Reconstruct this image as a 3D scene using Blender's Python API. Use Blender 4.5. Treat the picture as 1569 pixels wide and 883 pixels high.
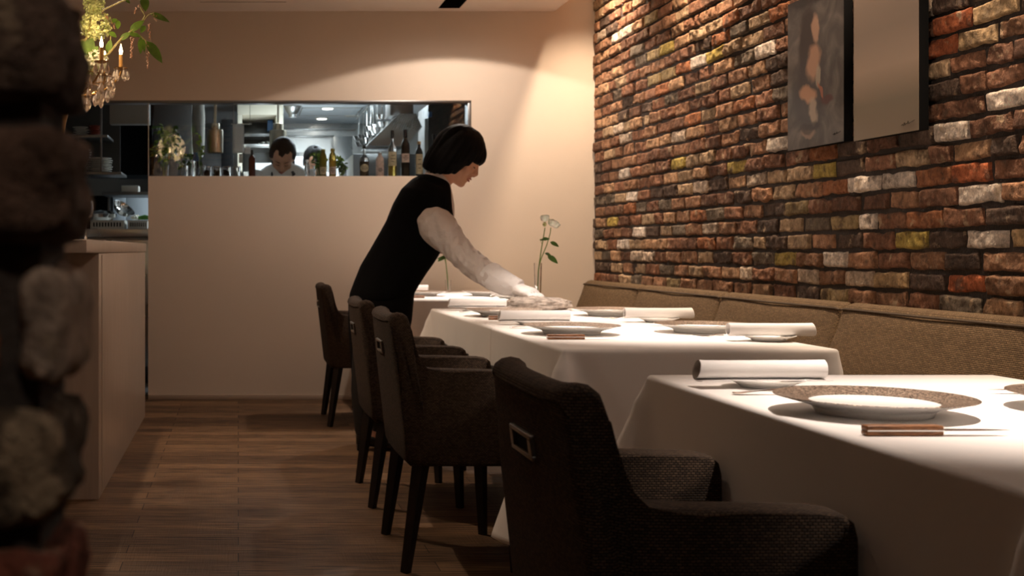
import bpy, bmesh, math, random
import numpy as np
from mathutils import Vector, Matrix, noise as mnoise
R = math.radians
random.seed(7)
C = bpy.context.scene.collection
for o in list(bpy.data.objects): bpy.data.objects.remove(o)

# ------------------------------------------------ camera, world, lights, exposure
F, VX, VY, EYE = 1850.0, 365.0, 383.0, 0.95
cam_d = bpy.data.cameras.new('camera'); cam = bpy.data.objects.new('camera', cam_d); C.objects.link(cam)
cam.location = (0, 0, EYE); cam.rotation_euler = (R(90), 0, 0)
cam_d.sensor_width = 36; cam_d.lens = F / 1569 * 36
cam_d.shift_x = (784.5 - VX) / 1569; cam_d.shift_y = -(441.5 - VY) / 1569
cam_d.clip_start = 0.05; cam_d.clip_end = 60
cam_d.dof.use_dof = True; cam_d.dof.focus_distance = 3.2; cam_d.dof.aperture_fstop = 8
bpy.context.scene.camera = cam
w = bpy.data.worlds.new('world'); bpy.context.scene.world = w; w.use_nodes = True
w.node_tree.nodes['Background'].inputs[0].default_value = (0.02, 0.015, 0.012, 1)
w.node_tree.nodes['Background'].inputs[1].default_value = 0.3
vs = bpy.context.scene.view_settings
vs.view_transform = 'Standard'; vs.look = 'None'; vs.gamma = 1; vs.use_curve_mapping = False
vs.exposure = 0.7

WARM = (1.0, 0.84, 0.72)
WARMER = (1.0, 0.76, 0.55)
COOL = (0.80, 0.92, 1.0)
def spot(loc, target, power, size, blend=0.5, col=WARM, rad=0.03):
    d = bpy.data.lights.new('spot_light', 'SPOT'); d.energy = power; d.spot_size = R(size); d.spot_blend = blend
    d.color = col; d.shadow_soft_size = rad
    o = bpy.data.objects.new('spot_light', d); C.objects.link(o); o.location = loc
    v = Vector(target) - Vector(loc); o.rotation_euler = v.to_track_quat('-Z', 'Y').to_euler()
    return o
def area(loc, target, power, sx, sy, col=WARM):
    d = bpy.data.lights.new('area_light', 'AREA'); d.energy = power; d.shape = 'RECTANGLE'; d.size = sx; d.size_y = sy; d.color = col
    o = bpy.data.objects.new('area_light', d); C.objects.link(o); o.location = loc
    v = Vector(target) - Vector(loc); o.rotation_euler = v.to_track_quat('-Z', 'Y').to_euler()
    return o
SX = 1.316
bpy.context.scene.cycles.blur_glossy = 1.0; bpy.context.scene.cycles.sample_clamp_indirect = 3.0
# narrow table spots inside the black ceiling slot
for y, p, sz in ((1.96, 190, 42), (3.80, 175, 40), (4.80, 175, 40), (6.75, 160, 44)):
    spot((SX, y, 2.475), (1.28, y, 0.69), p, sz, 1.0, WARM, 0.015)
# wide spill of the slot lamp next to the back wall, another along the slot, then added fills
spot((1.34, 6.90, 2.44), (1.34, 6.90, 0), 20, 140, 0.06, WARM, 0.02)
spot((SX, 2.8, 2.44), (SX, 2.8, 0), 12, 140, 0.3, WARM, 0.03)
spot((1.34, 6.90, 2.43), (1.34, 6.90, 0), 15, 172, 1.0, WARM, 0.05)  # added soft fill at the slot lamp, brightens the upper back wall
spot((0.2, 6.2, 2.43), (0.2, 6.3, 0), 6, 168, 1.0, WARM, 0.05)  # added unseen fill, away from the slot
# wall washers hidden in the raised recess above the brick
for y, p in ((7.10, 95), (5.75, 105), (4.35, 105), (2.95, 105)):
    spot((2.10, y, 2.78), (2.22, y, 1.3), p, 104, 0.9, WARMER, 0.03)
# downlights over the reception counter and aisle, with an added pier spot between
spot((-0.72, 5.3, 2.44), (-0.05, 4.7, 0), 52, 88, 0.6, WARMER, 0.03)
spot((0.15, -0.5, 2.44), (-0.25, 0.6, 1.05), 26, 64, 1.0, WARM, 0.08)  # added spot behind the camera, brightens the foreground pier
spot((0.1, 2.6, 2.44), (0.15, 3.2, 0), 5, 110, 0.8, WARMER, 0.05)
# kitchen lamps, then an added uplight
for x, y, p in ((0.95, 9.75, 34), (0.45, 9.3, 14)):
    area((x, y, 2.22), (x, y, 0), p, 0.5, 0.5, COOL)

area((0.6, 9.9, 1.2), (0.65, 10.3, 2.25), 9, 0.6, 0.4, COOL)  # added uplight, unseen below the ledge, brightens the kitchen ceiling
# ------------------------------------------------ helpers
def PX(x, y, Y):
    return Vector(((x - VX) * Y / F, Y, EYE - (y - VY) * Y / F))
class MB:
    def __init__(s): s.v = []; s.f = []
    def add(s, vs_, fs, M=None):
        n = len(s.v)
        if M is not None: vs_ = [M @ Vector(p) for p in vs_]
        s.v += [tuple(p) for p in vs_]; s.f += [tuple(i + n for i in f) for f in fs]
        return s
    def bm(s, bm, M=None):
        bm.verts.index_update()
        s.add([v.co.copy() for v in bm.verts], [[v.index for v in f.verts] for f in bm.faces], M); bm.free(); return s
    def box(s, x0, x1, y0, y1, z0, z1, bev=0.0, seg=2, M=None):
        bm = bmesh.new(); bmesh.ops.create_cube(bm, size=1)
        for v in bm.verts:
            v.co = Vector(((x0 + x1) / 2 + v.co.x * (x1 - x0), (y0 + y1) / 2 + v.co.y * (y1 - y0), (z0 + z1) / 2 + v.co.z * (z1 - z0)))
        if bev: bmesh.ops.bevel(bm, geom=bm.edges[:], offset=bev, segments=seg, profile=0.5, affect='EDGES')
        return s.bm(bm, M)
    def prism(s, poly, y0, y1, bev=0.0, seg=3, M=None):   # poly in (x, z), extruded along y
        bm = bmesh.new()
        a = [bm.verts.new((x, y0, z)) for x, z in poly]; b = [bm.verts.new((x, y1, z)) for x, z in poly]
        n = len(poly); bm.faces.new(a); bm.faces.new(b[::-1])
        for i in range(n): bm.faces.new((a[i], b[i], b[(i + 1) % n], a[(i + 1) % n]))
        bmesh.ops.recalc_face_normals(bm, faces=bm.faces[:])
        if bev:
            es = [e for e in bm.edges if abs(e.verts[0].co.y - e.verts[1].co.y) < 1e-6]
            bmesh.ops.bevel(bm, geom=es, offset=bev, segments=seg, profile=0.5, affect='EDGES', clamp_overlap=True)
        return s.bm(bm, M)
    def loft(s, rings, cap=True, closed=True, M=None):
        n = len(rings[0]); vs_ = [p for r in rings for p in r]; fs = []
        for i in range(len(rings) - 1):
            for j in range(n if closed else n - 1):
                k = (j + 1) % n
                fs.append((i * n + j, i * n + k, (i + 1) * n + k, (i + 1) * n + j))
        if cap and closed:
            fs.append(tuple(range(n))[::-1]); m = (len(rings) - 1) * n; fs.append(tuple(range(m, m + n)))
        return s.add(vs_, fs, M)
    def lathe(s, prof, seg=24, loc=(0, 0, 0), M=None):
        rings = []
        for r, z in prof:
            r = max(r, 1e-4)
            rings.append([(loc[0] + r * math.cos(2 * math.pi * j / seg), loc[1] + r * math.sin(2 * math.pi * j / seg), loc[2] + z) for j in range(seg)])
        return s.loft(rings, True, True, M)
    def tube(s, pts, rad, seg=8, M=None, flat=1.0):
        pts = [Vector(p) for p in pts]; n = len(pts)
        if not hasattr(rad, '__len__'): rad = [rad] * n
        t0 = (pts[1] - pts[0]).normalized(); up = Vector((0, 0, 1)) if abs(t0.z) < 0.9 else Vector((1, 0, 0))
        a = t0.cross(up).normalized(); rings = []
        for i in range(n):
            t = (pts[min(i + 1, n - 1)] - pts[max(i - 1, 0)])
            t = t.normalized() if t.length > 1e-9 else t0
            a = (a - t * a.dot(t)).normalized(); b = t.cross(a)
            rings.append([pts[i] + a * rad[i] * math.cos(2 * math.pi * j / seg) + b * rad[i] * flat * math.sin(2 * math.pi * j / seg) for j in range(seg)])
        return s.loft(rings, True, True, M)
    def ball(s, c, r, sub=2, sc=(1, 1, 1), M=None):
        bm = bmesh.new(); bmesh.ops.create_icosphere(bm, subdivisions=sub, radius=1)
        for v in bm.verts: v.co = Vector((c[0] + v.co.x * r * sc[0], c[1] + v.co.y * r * sc[1], c[2] + v.co.z * r * sc[2]))
        return s.bm(bm, M)
    def leaf(s, base, d, n, L, W, bend=0.25, fold=0.15, seg=6):
        base = Vector(base); d = Vector(d).normalized(); n = Vector(n); n = (n - d * n.dot(d)).normalized(); sd = d.cross(n)
        row = []
        for i in range(seg + 1):
            t = i / seg; wd = W * 0.5 * math.sin(math.pi * min(1, t ** 0.8)) ** 0.8 if 0 < t < 1 else 0.0005
            c = base + d * L * t - n * bend * L * t * t
            row.append([c - sd * wd + n * fold * wd, c, c + sd * wd + n * fold * wd])
        return s.loft(row, False, False)
    def build(s, name, m, parent=None, loc=None, sharp=35, uv=True, smooth=True, fix=True):
        me = bpy.data.meshes.new(name); me.from_pydata(s.v, [], s.f); me.validate()
        if fix:
            bm = bmesh.new(); bm.from_mesh(me); bmesh.ops.recalc_face_normals(bm, faces=bm.faces[:]); bm.to_mesh(me); bm.free()
        if m: me.materials.append(m)
        if smooth:
            me.polygons.foreach_set('use_smooth', [True] * len(me.polygons))
            try: me.set_sharp_from_angle(angle=R(sharp))
            except Exception: pass
        if uv: boxuv(me)
        o = bpy.data.objects.new(name, me); C.objects.link(o)
        if loc is not None: o.location = loc
        if parent: o.parent = parent
        return o
def boxuv(me):
    uvl = me.uv_layers.new(name='uv')
    n = len(me.loops); vi = np.empty(n, np.int32); me.loops.foreach_get('vertex_index', vi)
    co = np.empty(len(me.vertices) * 3, np.float32); me.vertices.foreach_get('co', co); co = co.reshape(-1, 3)
    pn = np.empty(len(me.polygons) * 3, np.float32); me.polygons.foreach_get('normal', pn); pn = np.abs(pn.reshape(-1, 3))
    lt = np.empty(len(me.polygons), np.int32); me.polygons.foreach_get('loop_total', lt)
    ax = np.repeat(np.argmax(pn * np.array([1, 1, 1.0]), axis=1), lt)
    p = co[vi]; uv = np.empty((n, 2), np.float32)
    uv[:, 0] = np.where(ax == 0, p[:, 1], p[:, 0]); uv[:, 1] = np.where(ax == 2, p[:, 1], p[:, 2])
    uvl.data.foreach_set('uv', uv.ravel())
def tag(o, label=None, cat=None, group=None, kind=None):
    if label: o['label'] = label
    if cat: o['category'] = cat
    if group: o['group'] = group
    if kind: o['kind'] = kind
    return o
def thing(name, label, cat, loc=(0, 0, 0), rz=0, group=None):
    o = bpy.data.objects.new(name, None); C.objects.link(o); o.location = loc; o.rotation_euler = (0, 0, rz)
    o.empty_display_size = 0.05
    return tag(o, label, cat, group)
def S(o): o['kind'] = 'structure'; return o
def dup(root, loc=None, rz=None, label=None, group=None):
    def rec(o, par):
        c = o.copy(); C.objects.link(c); c.parent = par
        for ch in list(o.children): rec(ch, c)
        return c
    r = rec(root, None)
    if loc is not None: r.location = loc
    if rz is not None: r.rotation_euler = (0, 0, rz)
    if label: r['label'] = label
    if group: r['group'] = group
    return r

# value noise, vectorised
def vnoise(p, seed=0):
    p = np.asarray(p, np.float64); i = np.floor(p).astype(np.int64); f = p - i; f = f * f * (3 - 2 * f); out = 0
    for dx in (0, 1):
        for dy in (0, 1):
            for dz in (0, 1):
                h = (i[..., 0] + dx) * 73856093 ^ (i[..., 1] + dy) * 19349663 ^ (i[..., 2] + dz) * 83492791 ^ (seed * 2654435761)
                h = (h ^ (h >> 13)) * 1274126177 & 0x7fffffff; h = (h ^ (h >> 16)) & 0xffff
                wgt = (f[..., 0] if dx else 1 - f[..., 0]) * (f[..., 1] if dy else 1 - f[..., 1]) * (f[..., 2] if dz else 1 - f[..., 2])
                out = out + wgt * (h / 65535.0)
    return out * 2 - 1
def fbm(p, seed=0, oct=3):
    a = 0; s = 1
    for k in range(oct): a = a + vnoise(np.asarray(p) * (2 ** k), seed + k) * s; s *= 0.5
    return a

# ------------------------------------------------ materials
def nodes(m): return m.node_tree.nodes, m.node_tree.links
def mat(name, col, rough=0.5, metal=0.0, bump=0.0, bscale=60, var=0.0, vscale=4, trans=0.0, ior=1.45, emit=None, es=0, spec=0.5, stretch=(1, 1, 1), coat=0, sheen=0, alpha=1, rvar=0, sss=0, bdist=0.004):
    m = bpy.data.materials.new(name); m.use_nodes = True; N, L = nodes(m); b = N['Principled BSDF']
    b.inputs['Base Color'].default_value = (*col, 1); b.inputs['Roughness'].default_value = rough; b.inputs['Metallic'].default_value = metal
    b.inputs['Transmission Weight'].default_value = trans; b.inputs['IOR'].default_value = ior
    b.inputs['Specular IOR Level'].default_value = spec; b.inputs['Coat Weight'].default_value = coat
    b.inputs['Sheen Weight'].default_value = sheen; b.inputs['Alpha'].default_value = alpha
    if sss: b.inputs['Subsurface Weight'].default_value = sss; b.inputs['Subsurface Radius'].default_value = (0.01, 0.004, 0.002)
    if emit: b.inputs['Emission Color'].default_value = (*emit, 1); b.inputs['Emission Strength'].default_value = es
    tc = N.new('ShaderNodeTexCoord'); mp = N.new('ShaderNodeMapping'); mp.inputs['Scale'].default_value = stretch
    L.new(tc.outputs['Object'], mp.inputs['Vector'])
    if var or rvar:
        n = N.new('ShaderNodeTexNoise'); n.inputs['Scale'].default_value = vscale; n.inputs['Detail'].default_value = 5
        L.new(mp.outputs[0], n.inputs['Vector'])
        if var:
            r = N.new('ShaderNodeValToRGB'); r.color_ramp.elements[0].position = 0.3; r.color_ramp.elements[1].position = 0.7
            r.color_ramp.elements[0].color = (*[c * (1 - var) for c in col], 1); r.color_ramp.elements[1].color = (*[min(1, c * (1 + var)) for c in col], 1)
            L.new(n.outputs['Fac'], r.inputs[0]); L.new(r.outputs[0], b.inputs['Base Color'])
        if rvar:
            mr = N.new('ShaderNodeMapRange'); mr.inputs[3].default_value = rough - rvar; mr.inputs[4].default_value = rough + rvar
            L.new(n.outputs['Fac'], mr.inputs[0]); L.new(mr.outputs[0], b.inputs['Roughness'])
    if bump:
        n2 = N.new('ShaderNodeTexNoise'); n2.inputs['Scale'].default_value = bscale; n2.inputs['Detail'].default_value = 4
        L.new(mp.outputs[0], n2.inputs['Vector'])
        bp = N.new('ShaderNodeBump'); bp.inputs['Strength'].default_value = bump; bp.inputs['Distance'].default_value = bdist
        L.new(n2.outputs['Fac'], bp.inputs['Height']); L.new(bp.outputs[0], b.inputs['Normal'])
    return m
def weave_mat(name, c1, c2, gap, bw, bh, rough=0.85, strength=0.8, dist=0.002, nz=0.3, smooth=1.0, mortar=0.25, warp=0.0):
    m = bpy.data.materials.new(name); m.use_nodes = True; N, L = nodes(m); b = N['Principled BSDF']
    b.inputs['Roughness'].default_value = rough; b.inputs['Specular IOR Level'].default_value = 0.25
    uv = N.new('ShaderNodeUVMap'); uv.uv_map = 'uv'; src = uv.outputs[0]
    if warp:
        nn = N.new('ShaderNodeTexNoise'); nn.inputs['Scale'].default_value = 90; L.new(src, nn.inputs['Vector'])
        ma = N.new('ShaderNodeVectorMath'); ma.operation = 'MULTIPLY_ADD'; ma.inputs[1].default_value = (warp, warp, 0)
        L.new(nn.outputs['Color'], ma.inputs[0]); L.new(src, ma.inputs[2]); src = ma.outputs[0]
    br = N.new('ShaderNodeTexBrick'); br.offset = 0.5; br.inputs['Scale'].default_value = 1.0
    br.inputs['Brick Width'].default_value = bw; br.inputs['Row Height'].default_value = bh
    br.inputs['Mortar Size'].default_value = min(bw, bh) * mortar; br.inputs['Mortar Smooth'].default_value = smooth
    br.inputs['Color1'].default_value = (*c1, 1); br.inputs['Color2'].default_value = (*c2, 1); br.inputs['Mortar'].default_value = (*gap, 1)
    L.new(src, br.inputs['Vector'])
    n = N.new('ShaderNodeTexNoise'); n.inputs['Scale'].default_value = 220; n.inputs['Detail'].default_value = 3; L.new(src, n.inputs['Vector'])
    mx = N.new('ShaderNodeMixRGB'); mx.blend_type = 'MULTIPLY'; mx.inputs[0].default_value = nz
    mr = N.new('ShaderNodeMapRange'); mr.inputs[1].default_value = 0.3; mr.inputs[2].default_value = 0.7; mr.inputs[3].default_value = 0.3; mr.inputs[4].default_value = 1.6
    L.new(n.outputs['Fac'], mr.inputs[0]); L.new(br.outputs['Color'], mx.inputs[1]); L.new(mr.outputs[0], mx.inputs[2]); L.new(mx.outputs[0], b.inputs['Base Color'])
    sb = N.new('ShaderNodeMath'); sb.operation = 'SUBTRACT'; sb.inputs[0].default_value = 1; L.new(br.outputs['Fac'], sb.inputs[1])
    bp = N.new('ShaderNodeBump'); bp.inputs['Strength'].default_value = strength; bp.inputs['Distance'].default_value = dist
    L.new(sb.outputs[0], bp.inputs['Height']); L.new(bp.outputs[0], b.inputs['Normal'])
    return m
M = {}
M['wall'] = mat('plaster_beige', (0.66, 0.555, 0.45), 0.75, bump=0.12, bscale=180, var=0.02, vscale=2, spec=0.25)
M['ceil'] = mat('plaster_ceiling', (0.76, 0.65, 0.56), 0.85, bump=0.05, bscale=200, spec=0.2)
M['base'] = mat('painted_baseboard', (0.45, 0.35, 0.27), 0.5)
M['panel'] = mat('white_wood_panel', (0.50, 0.40, 0.32), 0.25, bump=0.03, bscale=30, var=0.06, vscale=6, stretch=(8, 8, 0.6))
M['cloth'] = mat('white_tablecloth', (0.86, 0.82, 0.79), 0.8, bump=0.10, bscale=700, spec=0.15, sheen=0.15)
M['napkin'] = mat('white_napkin', (0.86, 0.83, 0.81), 0.8, bump=0.15, bscale=600, spec=0.15, sheen=0.1)
M['china'] = mat('white_china', (0.93, 0.92, 0.89), 0.15, spec=0.4)
M['steel'] = mat('brushed_steel', (0.55, 0.55, 0.54), 0.28, 1.0, rvar=0.08, vscale=3)
M['steel_dark'] = mat('dark_steel', (0.20, 0.20, 0.20), 0.35, 1.0, rvar=0.1)
M['chrome'] = mat('polished_metal', (0.8, 0.79, 0.77), 0.1, 1.0)
M['steel_wall'] = mat('stainless_sheet', (0.42, 0.41, 0.39), 0.22, 1.0, bump=0.25, bscale=3, rvar=0.08, vscale=2)
M['nickel'] = mat('brushed_nickel_warm', (0.62, 0.55, 0.43), 0.25, 1.0, stretch=(1, 1, 30), bump=0.02)
M['black'] = mat('matt_black', (0.006, 0.006, 0.006), 0.8, spec=0.1)
M['darkwood'] = mat('dark_leg_wood', (0.012, 0.008, 0.006), 0.45)
M['walnut'] = mat('walnut_handle', (0.30, 0.13, 0.055), 0.4, var=0.5, vscale=60, stretch=(1, 6, 6))
M['darkwall'] = mat('kitchen_dark_panel', (0.06, 0.055, 0.05), 0.5)
M['kceil'] = mat('kitchen_ceiling_paint', (0.72, 0.78, 0.82), 0.6)
M['kwall'] = mat('kitchen_grey_wall', (0.28, 0.27, 0.25), 0.5)
M['kfloor'] = mat('kitchen_floor_tile', (0.12, 0.11, 0.10), 0.5)
M['duct'] = mat('cream_duct_paint', (0.62, 0.56, 0.44), 0.5)
M['grip'] = mat('brushed_grip_metal', (0.30, 0.28, 0.25), 0.35, 1.0)
M['glass'] = mat('clear_glass', (1, 1, 1), 0.0, trans=1.0, ior=1.46)
M['pane'] = mat('window_glass', (0.97, 0.99, 0.98), 0.0, trans=1.0, ior=1.5)
M['vest'] = mat('black_vest_cloth', (0.0035, 0.0033, 0.0035), 0.9, spec=0.08, bump=0.2, bscale=300)
M['skirt'] = mat('black_skirt_cloth', (0.004, 0.0035, 0.0035), 0.9, spec=0.08)
M['tights'] = mat('black_tights', (0.01, 0.008, 0.007), 0.7)
M['shoe'] = mat('black_leather', (0.008, 0.007, 0.006), 0.35)
M['shirt'] = mat('white_shirt_cloth', (0.70, 0.64, 0.61), 0.8, bump=0.7, bscale=22, bdist=0.02, spec=0.15, sheen=0.1)
M['glove'] = mat('white_cotton_glove', (0.88, 0.85, 0.84), 0.85, bump=0.5, bscale=45, bdist=0.01, spec=0.1)
M['skin'] = mat('skin', (0.62, 0.33, 0.21), 0.5, sss=0.1, var=0.06, vscale=12)
M['lips'] = mat('lips', (0.42, 0.12, 0.09), 0.4)
M['hair'] = mat('black_hair', (0.004, 0.0035, 0.0035), 0.6, spec=0.12, bump=0.8, bscale=40, stretch=(6, 6, 1))
M['hairb'] = mat('dark_brown_hair', (0.028, 0.014, 0.008), 0.6, spec=0.15, bump=0.8, bscale=40, stretch=(6, 6, 1))
M['leaf'] = mat('green_leaf', (0.05, 0.12, 0.015), 0.5, var=0.4, vscale=20)
M['leafl'] = mat('light_green_leaf', (0.22, 0.36, 0.05), 0.5, var=0.35, vscale=20)
M['stem'] = mat('green_stem', (0.12, 0.20, 0.04), 0.5)
M['branch'] = mat('pale_branch', (0.38, 0.33, 0.13), 0.6)
M['petal'] = mat('white_petal', (0.86, 0.88, 0.76), 0.6, sss=0.1)
M['cream'] = mat('cream_green_petal', (0.50, 0.54, 0.25), 0.6, var=0.35, vscale=30)
M['redpetal'] = mat('dark_red_petal', (0.25, 0.02, 0.04), 0.6)
M['pinkseed'] = mat('pink_brown_seed', (0.40, 0.20, 0.12), 0.6)
M['brass'] = mat('aged_brass', (0.35, 0.20, 0.07), 0.35, 1.0)
M['candle'] = mat('ivory_candle_sleeve', (0.60, 0.35, 0.12), 0.5, sss=0.1)
M['flame'] = mat('lit_bulb', (1, 0.8, 0.5), 0.3, emit=(1.0, 0.72, 0.38), es=14)
M['lamp'] = mat('lit_downlight', (1, 1, 1), 0.3, emit=(1.0, 0.97, 0.9), es=12)
M['lampw'] = mat('warm_lit_downlight', (1, 1, 1), 0.3, emit=(1.0, 0.85, 0.7), es=3)
M['paper'] = mat('white_paper', (0.75, 0.75, 0.75), 0.7)
M['bluepl'] = mat('blue_plastic', (0.05, 0.14, 0.32), 0.4)
M['greenpl'] = mat('green_plastic', (0.08, 0.25, 0.04), 0.5)
M['whitepl'] = mat('white_plastic', (0.62, 0.60, 0.54), 0.45)
M['red'] = mat('rust_red_ceramic', (0.30, 0.06, 0.03), 0.4)
M['amber'] = mat('dark_amber_glass', (0.10, 0.015, 0.006), 0.08, spec=0.7, trans=0.3)
M['winegl'] = mat('dark_wine_glass', (0.012, 0.010, 0.008), 0.08, spec=0.7)
M['whisky'] = mat('dark_liquor', (0.05, 0.03, 0.012), 0.1, spec=0.6)
M['goldliq'] = mat('golden_liquor', (0.70, 0.50, 0.12), 0.05, trans=0.75, ior=1.36)
M['olive'] = mat('olive_oil', (0.28, 0.24, 0.04), 0.08, trans=0.4, ior=1.4)
M['labelc'] = mat('cream_label', (0.55, 0.46, 0.30), 0.6, var=0.25, vscale=60)
M['labelp'] = mat('pink_label', (0.60, 0.45, 0.38), 0.6, var=0.25, vscale=60)
M['cap'] = mat('black_cap', (0.012, 0.008, 0.008), 0.4)
M['cork'] = mat('cork', (0.45, 0.28, 0.14), 0.7)
M['apron'] = mat('charcoal_apron', (0.03, 0.03, 0.035), 0.8)
M['jacket'] = mat('white_chef_jacket', (0.75, 0.74, 0.72), 0.8)
M['stone'] = mat('rough_grey_stone', (0.34, 0.29, 0.25), 0.8, bump=1.0, bscale=60, var=0.45, vscale=45)
M['chair'] = weave_mat('woven_brown_fabric', (0.095, 0.058, 0.034), (0.042, 0.025, 0.015), (0.008, 0.005, 0.004), 0.0075, 0.0042, strength=1.0, dist=0.002, warp=0.0015, mortar=0.22)
M['bench'] = weave_mat('woven_golden_brown_fabric', (0.20, 0.13, 0.068), (0.125, 0.08, 0.04), (0.045, 0.026, 0.012), 0.016, 0.0055, strength=0.9, dist=0.002, warp=0.004, mortar=0.25)
M['piping'] = mat('dark_brown_piping', (0.06, 0.038, 0.02), 0.8)
# speckled metallic charger rim
def rim_mat():
    m = bpy.data.materials.new('speckled_bronze_rim'); m.use_nodes = True; N, L = nodes(m); b = N['Principled BSDF']
    tc = N.new('ShaderNodeTexCoord'); vo = N.new('ShaderNodeTexVoronoi'); vo.inputs['Scale'].default_value = 420; L.new(tc.outputs['Object'], vo.inputs['Vector'])
    r = N.new('ShaderNodeValToRGB'); e = r.color_ramp.elements; e[0].position = 0.15; e[0].color = (0.045, 0.027, 0.019, 1); e[1].position = 0.95; e[1].color = (0.48, 0.37, 0.28, 1)
    sp = N.new('ShaderNodeSeparateColor'); L.new(vo.outputs['Color'], sp.inputs[0]); L.new(sp.outputs[0], r.inputs[0]); L.new(r.outputs[0], b.inputs['Base Color'])
    b.inputs['Metallic'].default_value = 0.65; b.inputs['Roughness'].default_value = 0.38
    bp = N.new('ShaderNodeBump'); bp.inputs['Strength'].default_value = 0.9; bp.inputs['Distance'].default_value = 0.001; L.new(vo.outputs['Distance'], bp.inputs['Height']); L.new(bp.outputs[0], b.inputs['Normal'])
    return m
M['rim'] = rim_mat()
# brick: colour per brick from the mesh, weathered by noise
def brick_mat():
    m = bpy.data.materials.new('reclaimed_brick'); m.use_nodes = True; N, L = nodes(m); b = N['Principled BSDF']
    at = N.new('ShaderNodeAttribute'); at.attribute_name = 'bc'
    tc = N.new('ShaderNodeTexCoord')
    n1 = N.new('ShaderNodeTexNoise'); n1.inputs['Scale'].default_value = 38; n1.inputs['Detail'].default_value = 6; n1.inputs['Roughness'].default_value = 0.7
    n2 = N.new('ShaderNodeTexNoise'); n2.inputs['Scale'].default_value = 15; n2.inputs['Detail'].default_value = 5; n2.inputs['Roughness'].default_value = 0.65
    for n in (n1, n2): L.new(tc.outputs['Object'], n.inputs['Vector'])
    mr = N.new('ShaderNodeMapRange'); mr.inputs[1].default_value = 0.3; mr.inputs[2].default_value = 0.72; mr.inputs[3].default_value = 0.35; mr.inputs[4].default_value = 1.7
    L.new(n1.outputs['Fac'], mr.inputs[0])
    mu = N.new('ShaderNodeMixRGB'); mu.blend_type = 'MULTIPLY'; mu.inputs[0].default_value = 0.9
    L.new(at.outputs['Color'], mu.inputs[1]); L.new(mr.outputs[0], mu.inputs[2])
    # dark soot and pale lime patches
    r1 = N.new('ShaderNodeValToRGB'); r1.color_ramp.elements[0].position = 0.56; r1.color_ramp.elements[0].color = (0, 0, 0, 1); r1.color_ramp.elements[1].position = 0.66; r1.color_ramp.elements[1].color = (0.75, 0.75, 0.75, 1)
    L.new(n2.outputs['Fac'], r1.inputs[0])
    mx = N.new('ShaderNodeMixRGB'); mx.inputs[2].default_value = (0.10, 0.065, 0.045, 1); L.new(r1.outputs[0], mx.inputs[0]); L.new(mu.outputs[0], mx.inputs[1])
    r2 = N.new('ShaderNodeValToRGB'); r2.color_ramp.elements[0].position = 0.33; r2.color_ramp.elements[0].color = (0.65, 0.65, 0.65, 1); r2.color_ramp.elements[1].position = 0.41; r2.color_ramp.elements[1].color = (0, 0, 0, 1)
    L.new(n2.outputs['Fac'], r2.inputs[0])
    mx2 = N.new('ShaderNodeMixRGB'); mx2.inputs[2].default_value = (0.52, 0.38, 0.24, 1); L.new(r2.outputs[0], mx2.inputs[0]); L.new(mx.outputs[0], mx2.inputs[1])
    L.new(mx2.outputs[0], b.inputs['Base Color']); b.inputs['Roughness'].default_value = 0.9; b.inputs['Specular IOR Level'].default_value = 0.2
    n3 = N.new('ShaderNodeTexNoise'); n3.inputs['Scale'].default_value = 85; n3.inputs['Detail'].default_value = 5; n3.inputs['Roughness'].default_value = 0.7; L.new(tc.outputs['Object'], n3.inputs['Vector'])
    bp = N.new('ShaderNodeBump'); bp.inputs['Strength'].default_value = 1.0; bp.inputs['Distance'].default_value = 0.014; L.new(n3.outputs['Fac'], bp.inputs['Height']); L.new(bp.outputs[0], b.inputs['Normal'])
    return m
M['brick'] = brick_mat()
M['mortar'] = mat('dark_mortar', (0.035, 0.025, 0.019), 0.95, bump=0.8, bscale=120, var=0.3, vscale=15)
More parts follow.
